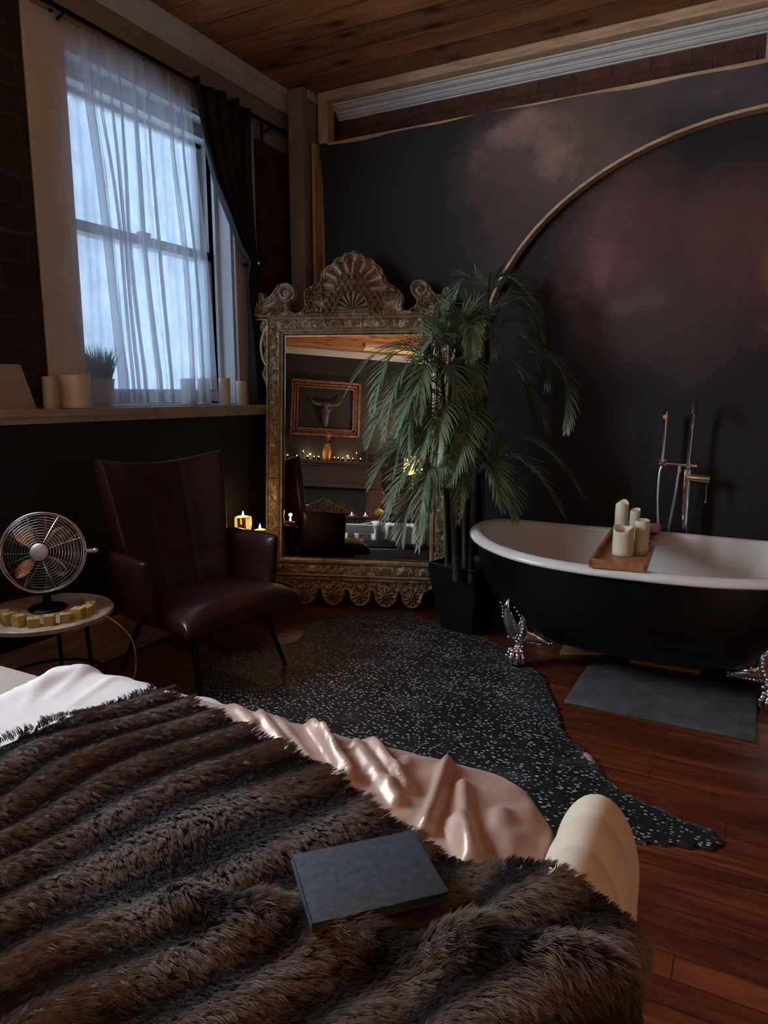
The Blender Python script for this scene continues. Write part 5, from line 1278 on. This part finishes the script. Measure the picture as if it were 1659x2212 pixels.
for k in range(22):
    t_ = k/21; z = .16 - .40*t_; w = np.interp(t_, (0, .08, .2, .35, .5, .75, .92, 1), (.03, .085, .098, .085, .058, .046, .038, .010)); dpt = np.interp(t_, (0, .1, .5, 1), (.02, .075, .085, .03)); row = []
    for a in np.linspace(0, 2*math.pi, 28, endpoint=False):
        e = 0
        if .2 < t_ < .42: e = .022*math.exp(-((abs(math.cos(a)) - .72)/.22)**2)*(math.sin(a) > 0)*math.exp(-((t_ - .30)/.06)**2)
        if t_ > .72: e = .018*math.exp(-((abs(math.cos(a)) - .35)/.2)**2)*(math.sin(a) > 0)*math.exp(-((t_ - .84)/.08)**2)
        row.append(((w - e)*math.cos(a), .012 + (dpt - e)*max(0, math.sin(a)), z))
    P.append(row)
m = MB(); m.grid(np.array(P), closev=True); m.f.append(tuple(range(28))); m.f.append(tuple(len(m.v) - 28 + k for k in range(28))[::-1]); m.build('cranium', M['bone'], sk, split=0)
for s_ in (-1, 1):
    MB().tube([(s_*x, y, z) for x, y, z in ((.07, .04, .115), (.12, .045, .108), (.17, .05, .115), (.215, .055, .145), (.245, .055, .185), (.258, .05, .215))], [.024, .023, .020, .015, .009, .002], 10).build('horn', basic('horn', rgb(86, 74, 62), .35, var=.3), sk)
    MB().ball((s_*.052, .078, .048), .020, 10, (1, .5, 1.1)).build('eye_socket', M['iron'], sk)
# vase with copper blooms on the mantel
MZ = 1.636
va = thing('vase', 'hammered gold vase in the middle of the mantel seen in the mirror', 'vase', (-1.80, YB2 + .13, MZ))
MB().lathe([(.038, 0), (.046, .004), (.062, .05), (.072, .12), (.066, .19), (.050, .245), (.052, .262), (.047, .262), (.044, .24), (.001, .20)], 28).build('vessel', basic('hammered_gold', rgb(190, 140, 80), .3, .9, var=.25, scale=60, bump=.7), va, split=50)
bl = thing('dried_flower', 'dried copper pink bloom standing in the gold vase', 'flower', (-1.80, YB2 + .13, MZ + .20))
m = MB().tube([(0, 0, 0.002), (.01, .0, .10), (.03, .01, .22)], .003, 6); random.seed(2)
m.build('stalk', M['rachis'], bl); m = MB()
for k in range(26): m.ball((.03 + random.gauss(0, .018), .01 + random.gauss(0, .015), .20 + random.gauss(0, .035)), .011, 6, (1, 1, .6))
m.build('bloom', basic('copper_petals', rgb(196, 134, 110), .6, var=.3), bl)
tl = None; lights = 0
for x, zz in ((-2.40, .0), (-2.26, .0), (-2.16, .085), (-2.10, .0), (-2.0, .0), (-1.93, .0), (-1.69, .0), (-1.63, .0), (-1.56, .0), (-1.47, .0), (-1.40, .0), (-1.33, .10), (-1.28, .0)):
    if tl is None:
        tl = thing('tealight', '', 'candle'); MB().lathe([(.018, 0), (.020, .002), (.022, .045), (.019, .045), (.018, .02), (.001, .02)], 16).build('glass_cup', basic('dark_cup', rgb(30, 26, 30), .2), tl, split=50)
        MB().lathe([(.0005, .026), (.005, .032), (.006, .040), (.004, .052), (.0003, .066)], 10).build('flame', M['flame'], tl); c = tl
    else: c = copy_thing(tl, '')
    yk = YB2 + .20 if zz == 0 else YB2 + .10
    c.location = (x, yk, MZ + zz); side_ = 'left' if x < -1.8 else 'right'
    c['group'] = 'burning tealights on the mantel, %s of the vase in the photo' % side_ if zz == 0 else 'raised tealights'
    c['label'] = 'small burning tealight in a dark cup on the mantel, %s of the gold vase' % side_ if zz == 0 else 'burning tealight raised on a stand %s of the gold vase' % side_
    if zz: 
        h_ = thing('candle_stand', 'slim dark stand under the raised tealight %s of the gold vase' % side_, 'candle stand', (x, yk, MZ)); MB().lathe([(.022, 0), (.022, .004), (.005, .010), (.005, zz - .006), (.020, zz - .001)], 16).build('stand', M['iron'], h_)
lamp('mantel_candle_glow', (-2.06, YB2 + .18, MZ + .09), .6, WARM, .008); lamp('mantel_candle_glow', (-1.48, YB2 + .18, MZ + .09), .6, WARM, .008)
for x, lab in ((-2.50, 'gold wire lantern frame at the left end of the mantel in the mirror'), (-1.10, 'gold wire lantern frame at the right end of the mantel in the mirror')):
    w_ = thing('wire_lantern', lab, 'lantern', (x, YB2 + .14, MZ)); m = MB(); a_, b_ = .075, .16
    for sx_ in (-1, 1):
        for sy_ in (-1, 1): m.tube([(sx_*a_, sy_*a_, 0), (sx_*a_, sy_*a_, b_)], .003, 6)
    for z in (.003, b_):
        for (p, q) in (((-a_, -a_), (a_, -a_)), ((a_, -a_), (a_, a_)), ((a_, a_), (-a_, a_)), ((-a_, a_), (-a_, -a_))): m.tube([(*p, z), (*q, z)], .003, 6)
    m.build('wire_frame', basic('brass_wire', rgb(190, 150, 96), .3, .9), w_)
# scrolled gold fire screen
fs = thing('fire_screen', 'scrolled gold iron fire screen in front of the fireplace, in the mirror', 'fire screen', (-1.86, YB2 + .42, 0))
m = MB(); g_ = basic('gold_iron', rgb(176, 132, 70), .35, .85)
def sp_(cx_, cz_, r, turns, h_, a0=0): return [(cx_ + h_*r*(1 - .8*k/26)*math.cos(a0 + turns*2*math.pi*k/26), 0, cz_ + r*(1 - .8*k/26)*math.sin(a0 + turns*2*math.pi*k/26)) for k in range(27)]
for s_ in (-1, 1):
    for cx_, cz_, r in ((.08, .985, .06), (.20, .90, .075), (.36, .83, .06), (.45, .80, .04), (.30, .95, .035), (.12, .84, .06)): m.tube(sp_(s_*cx_, cz_, r, 1.35, s_, 2.4), .006, 6)
    m.tube([(s_*x, 0, z) for x, z in ((0, 1.06), (.08, .99), (.16, .965), (.24, .93), (.33, .89), (.42, .85), (.52, .80), (.52, .03))], .007, 6)
m.tube([(-.52, 0, .06), (.52, 0, .06)], .008, 6).tube([(-.52, 0, .76), (.52, 0, .76)], .006, 6)
for x in np.linspace(-.45, .45, 10): m.tube([(x, 0, .06), (x, 0, .76)], .004, 6)
for s_ in (-1, 1): m.tube([(s_*.40, -.12, .008), (s_*.40, 0, .06), (s_*.40, .12, .008)], .007, 6)
m.build('scrollwork', g_, fs)
# console table behind the bed with tray, candles, gourd, dried leaves and lamp
TYb = -1.55
ct = thing('console_table', 'dark console table behind the bed seen low in the mirror', 'table', (-1.08, TYb, 0))
MB().box(-.60, .60, -.18, .18, .745, .775, ch=.004).build('table_top', M['darkwood'], ct, smooth=False)
for sx_ in (-1, 1):
    for sy_ in (-1, 1): MB().box(sx_*.55 - .02, sx_*.55 + .02, sy_*.14 - .02, sy_*.14 + .02, 0, .745).build('leg', M['darkwood'], ct, smooth=False)
for x in (-1.49, -1.29): candle('low burning candle on the console table, %s of the pair' % ('further left' if x < -1.4 else 'nearer the yellow gourd'), (x, TYb + .06, .776), .035, .020, M['wax'], lit=True, dip=.004, seed=int(-x*100))
gd = thing('yellow_gourd', 'round mustard yellow gourd ornament on the console table', 'ornament', (-1.09, TYb + .08, .776))
P = [[(.068*math.sin(t_)*(1 + .06*math.cos(7*a))*math.cos(a), .068*math.sin(t_)*(1 + .06*math.cos(7*a))*math.sin(a), .060 - .06*math.cos(t_)) for a in np.linspace(0, 2*math.pi, 42, endpoint=False)] for t_ in np.linspace(.05, math.pi - .05, 16)]
m = MB(); m.grid(np.array(P), closev=True); m.f.append(tuple(range(42))); m.f.append(tuple(len(m.v) - 42 + k for k in range(42))); m.build('body', basic('mustard', rgb(150, 130, 44), .6, var=.2), gd, split=0); MB().tube([(0, 0, .118), (.006, 0, .14)], [.008, .005], 8).build('stalk', M['rachis'], gd)
dr = thing('dried_leaves', 'bunch of dried brown palm leaves standing on the console table', 'dried leaves', (-.90, TYb, .776)); m = MB(); random.seed(8)
for k in range(9):
    a = -.6 + .2*k; L_ = random.uniform(.3, .45); P = []
    for i in range(8):
        t_ = i/7; w = .035*math.sin(math.pi*min(.98, t_*.9 + .08)); P.append([(math.sin(a)*L_*t_ + s_*w*math.cos(a), .01*k - .04 + .02*abs(s_), .06 + math.cos(a)*L_*t_ - s_*w*math.sin(a)) for s_ in (-1, 0, 1)])
    m.grid(np.array(P))
m.build('leaf_fan', basic('dry_leaf', rgb(120, 84, 56), .7, var=.3, scale=20), dr, split=0); MB().lathe([(.04, 0), (.05, .03), (.035, .10), (.03, .10), (.03, .02)], 20).build('jar', M['iron'], dr)
tlm = thing('table_lamp', 'gold table lamp glowing behind the palm fronds in the mirror', 'lamp', (-.585, TYb, .776))
MB().lathe([(.07, 0), (.075, .01), (.03, .03), (.018, .08), (.04, .16), (.05, .24), (.03, .34), (.012, .40), (.012, .70)], 28).build('lamp_base', g_, tlm)
sh = NT('lit_gold_shade').set(Base_Color=rgb(220, 160, 80), Roughness=.6, Emission_Color=(1.0, .55, .16, 1), Emission_Strength=.9).m
P = [[((.15 - .03*k/5)*math.cos(a), (.15 - .03*k/5)*math.sin(a), .66 + .26*k/5) for a in np.linspace(0, 2*math.pi, 36, endpoint=False)] for k in range(6)]
m = MB(); m.grid(np.array(P), closev=True); o = m.build('lamp_shade', sh, tlm, split=0); sm = o.modifiers.new('t', 'SOLIDIFY'); sm.thickness = .003
MB().ball((0, 0, .76), .03, 12).build('bulb', emit('bulb', (1, .7, .4, 1), 6), tlm)
lamp('table_lamp_light', (-.585, TYb, .776 + .86), 30, (1.0, .74, .48), .05)
# floor lamp added on the right, out of view, as warm fill
fl = thing('fill_floor_lamp', 'tall brass floor lamp added out of view on the right for fill light', 'lamp', (1.75, -.75, 0))
MB().lathe([(.14, 0), (.145, .012), (.02, .03), (.012, .05), (.012, 1.60)], 28).build('pole', g_, fl)
P = [[((.20 - .06*k/5)*math.cos(a), (.20 - .06*k/5)*math.sin(a), 1.46 + .26*k/5) for a in np.linspace(0, 2*math.pi, 36, endpoint=False)] for k in range(6)]
m = MB(); m.grid(np.array(P), closev=True); o = m.build('lamp_shade', sh, fl, split=0); sm = o.modifiers.new('t', 'SOLIDIFY'); sm.thickness = .003
lamp('floor_lamp_fill_light', (1.75, -.75, 1.60), 60, (1.0, .88, .76), .06)
for o in list(bpy.data.objects):
    if o.type == 'EMPTY' and o.parent is None and 'label' not in o and 'kind' not in o: o['kind'] = 'structure'
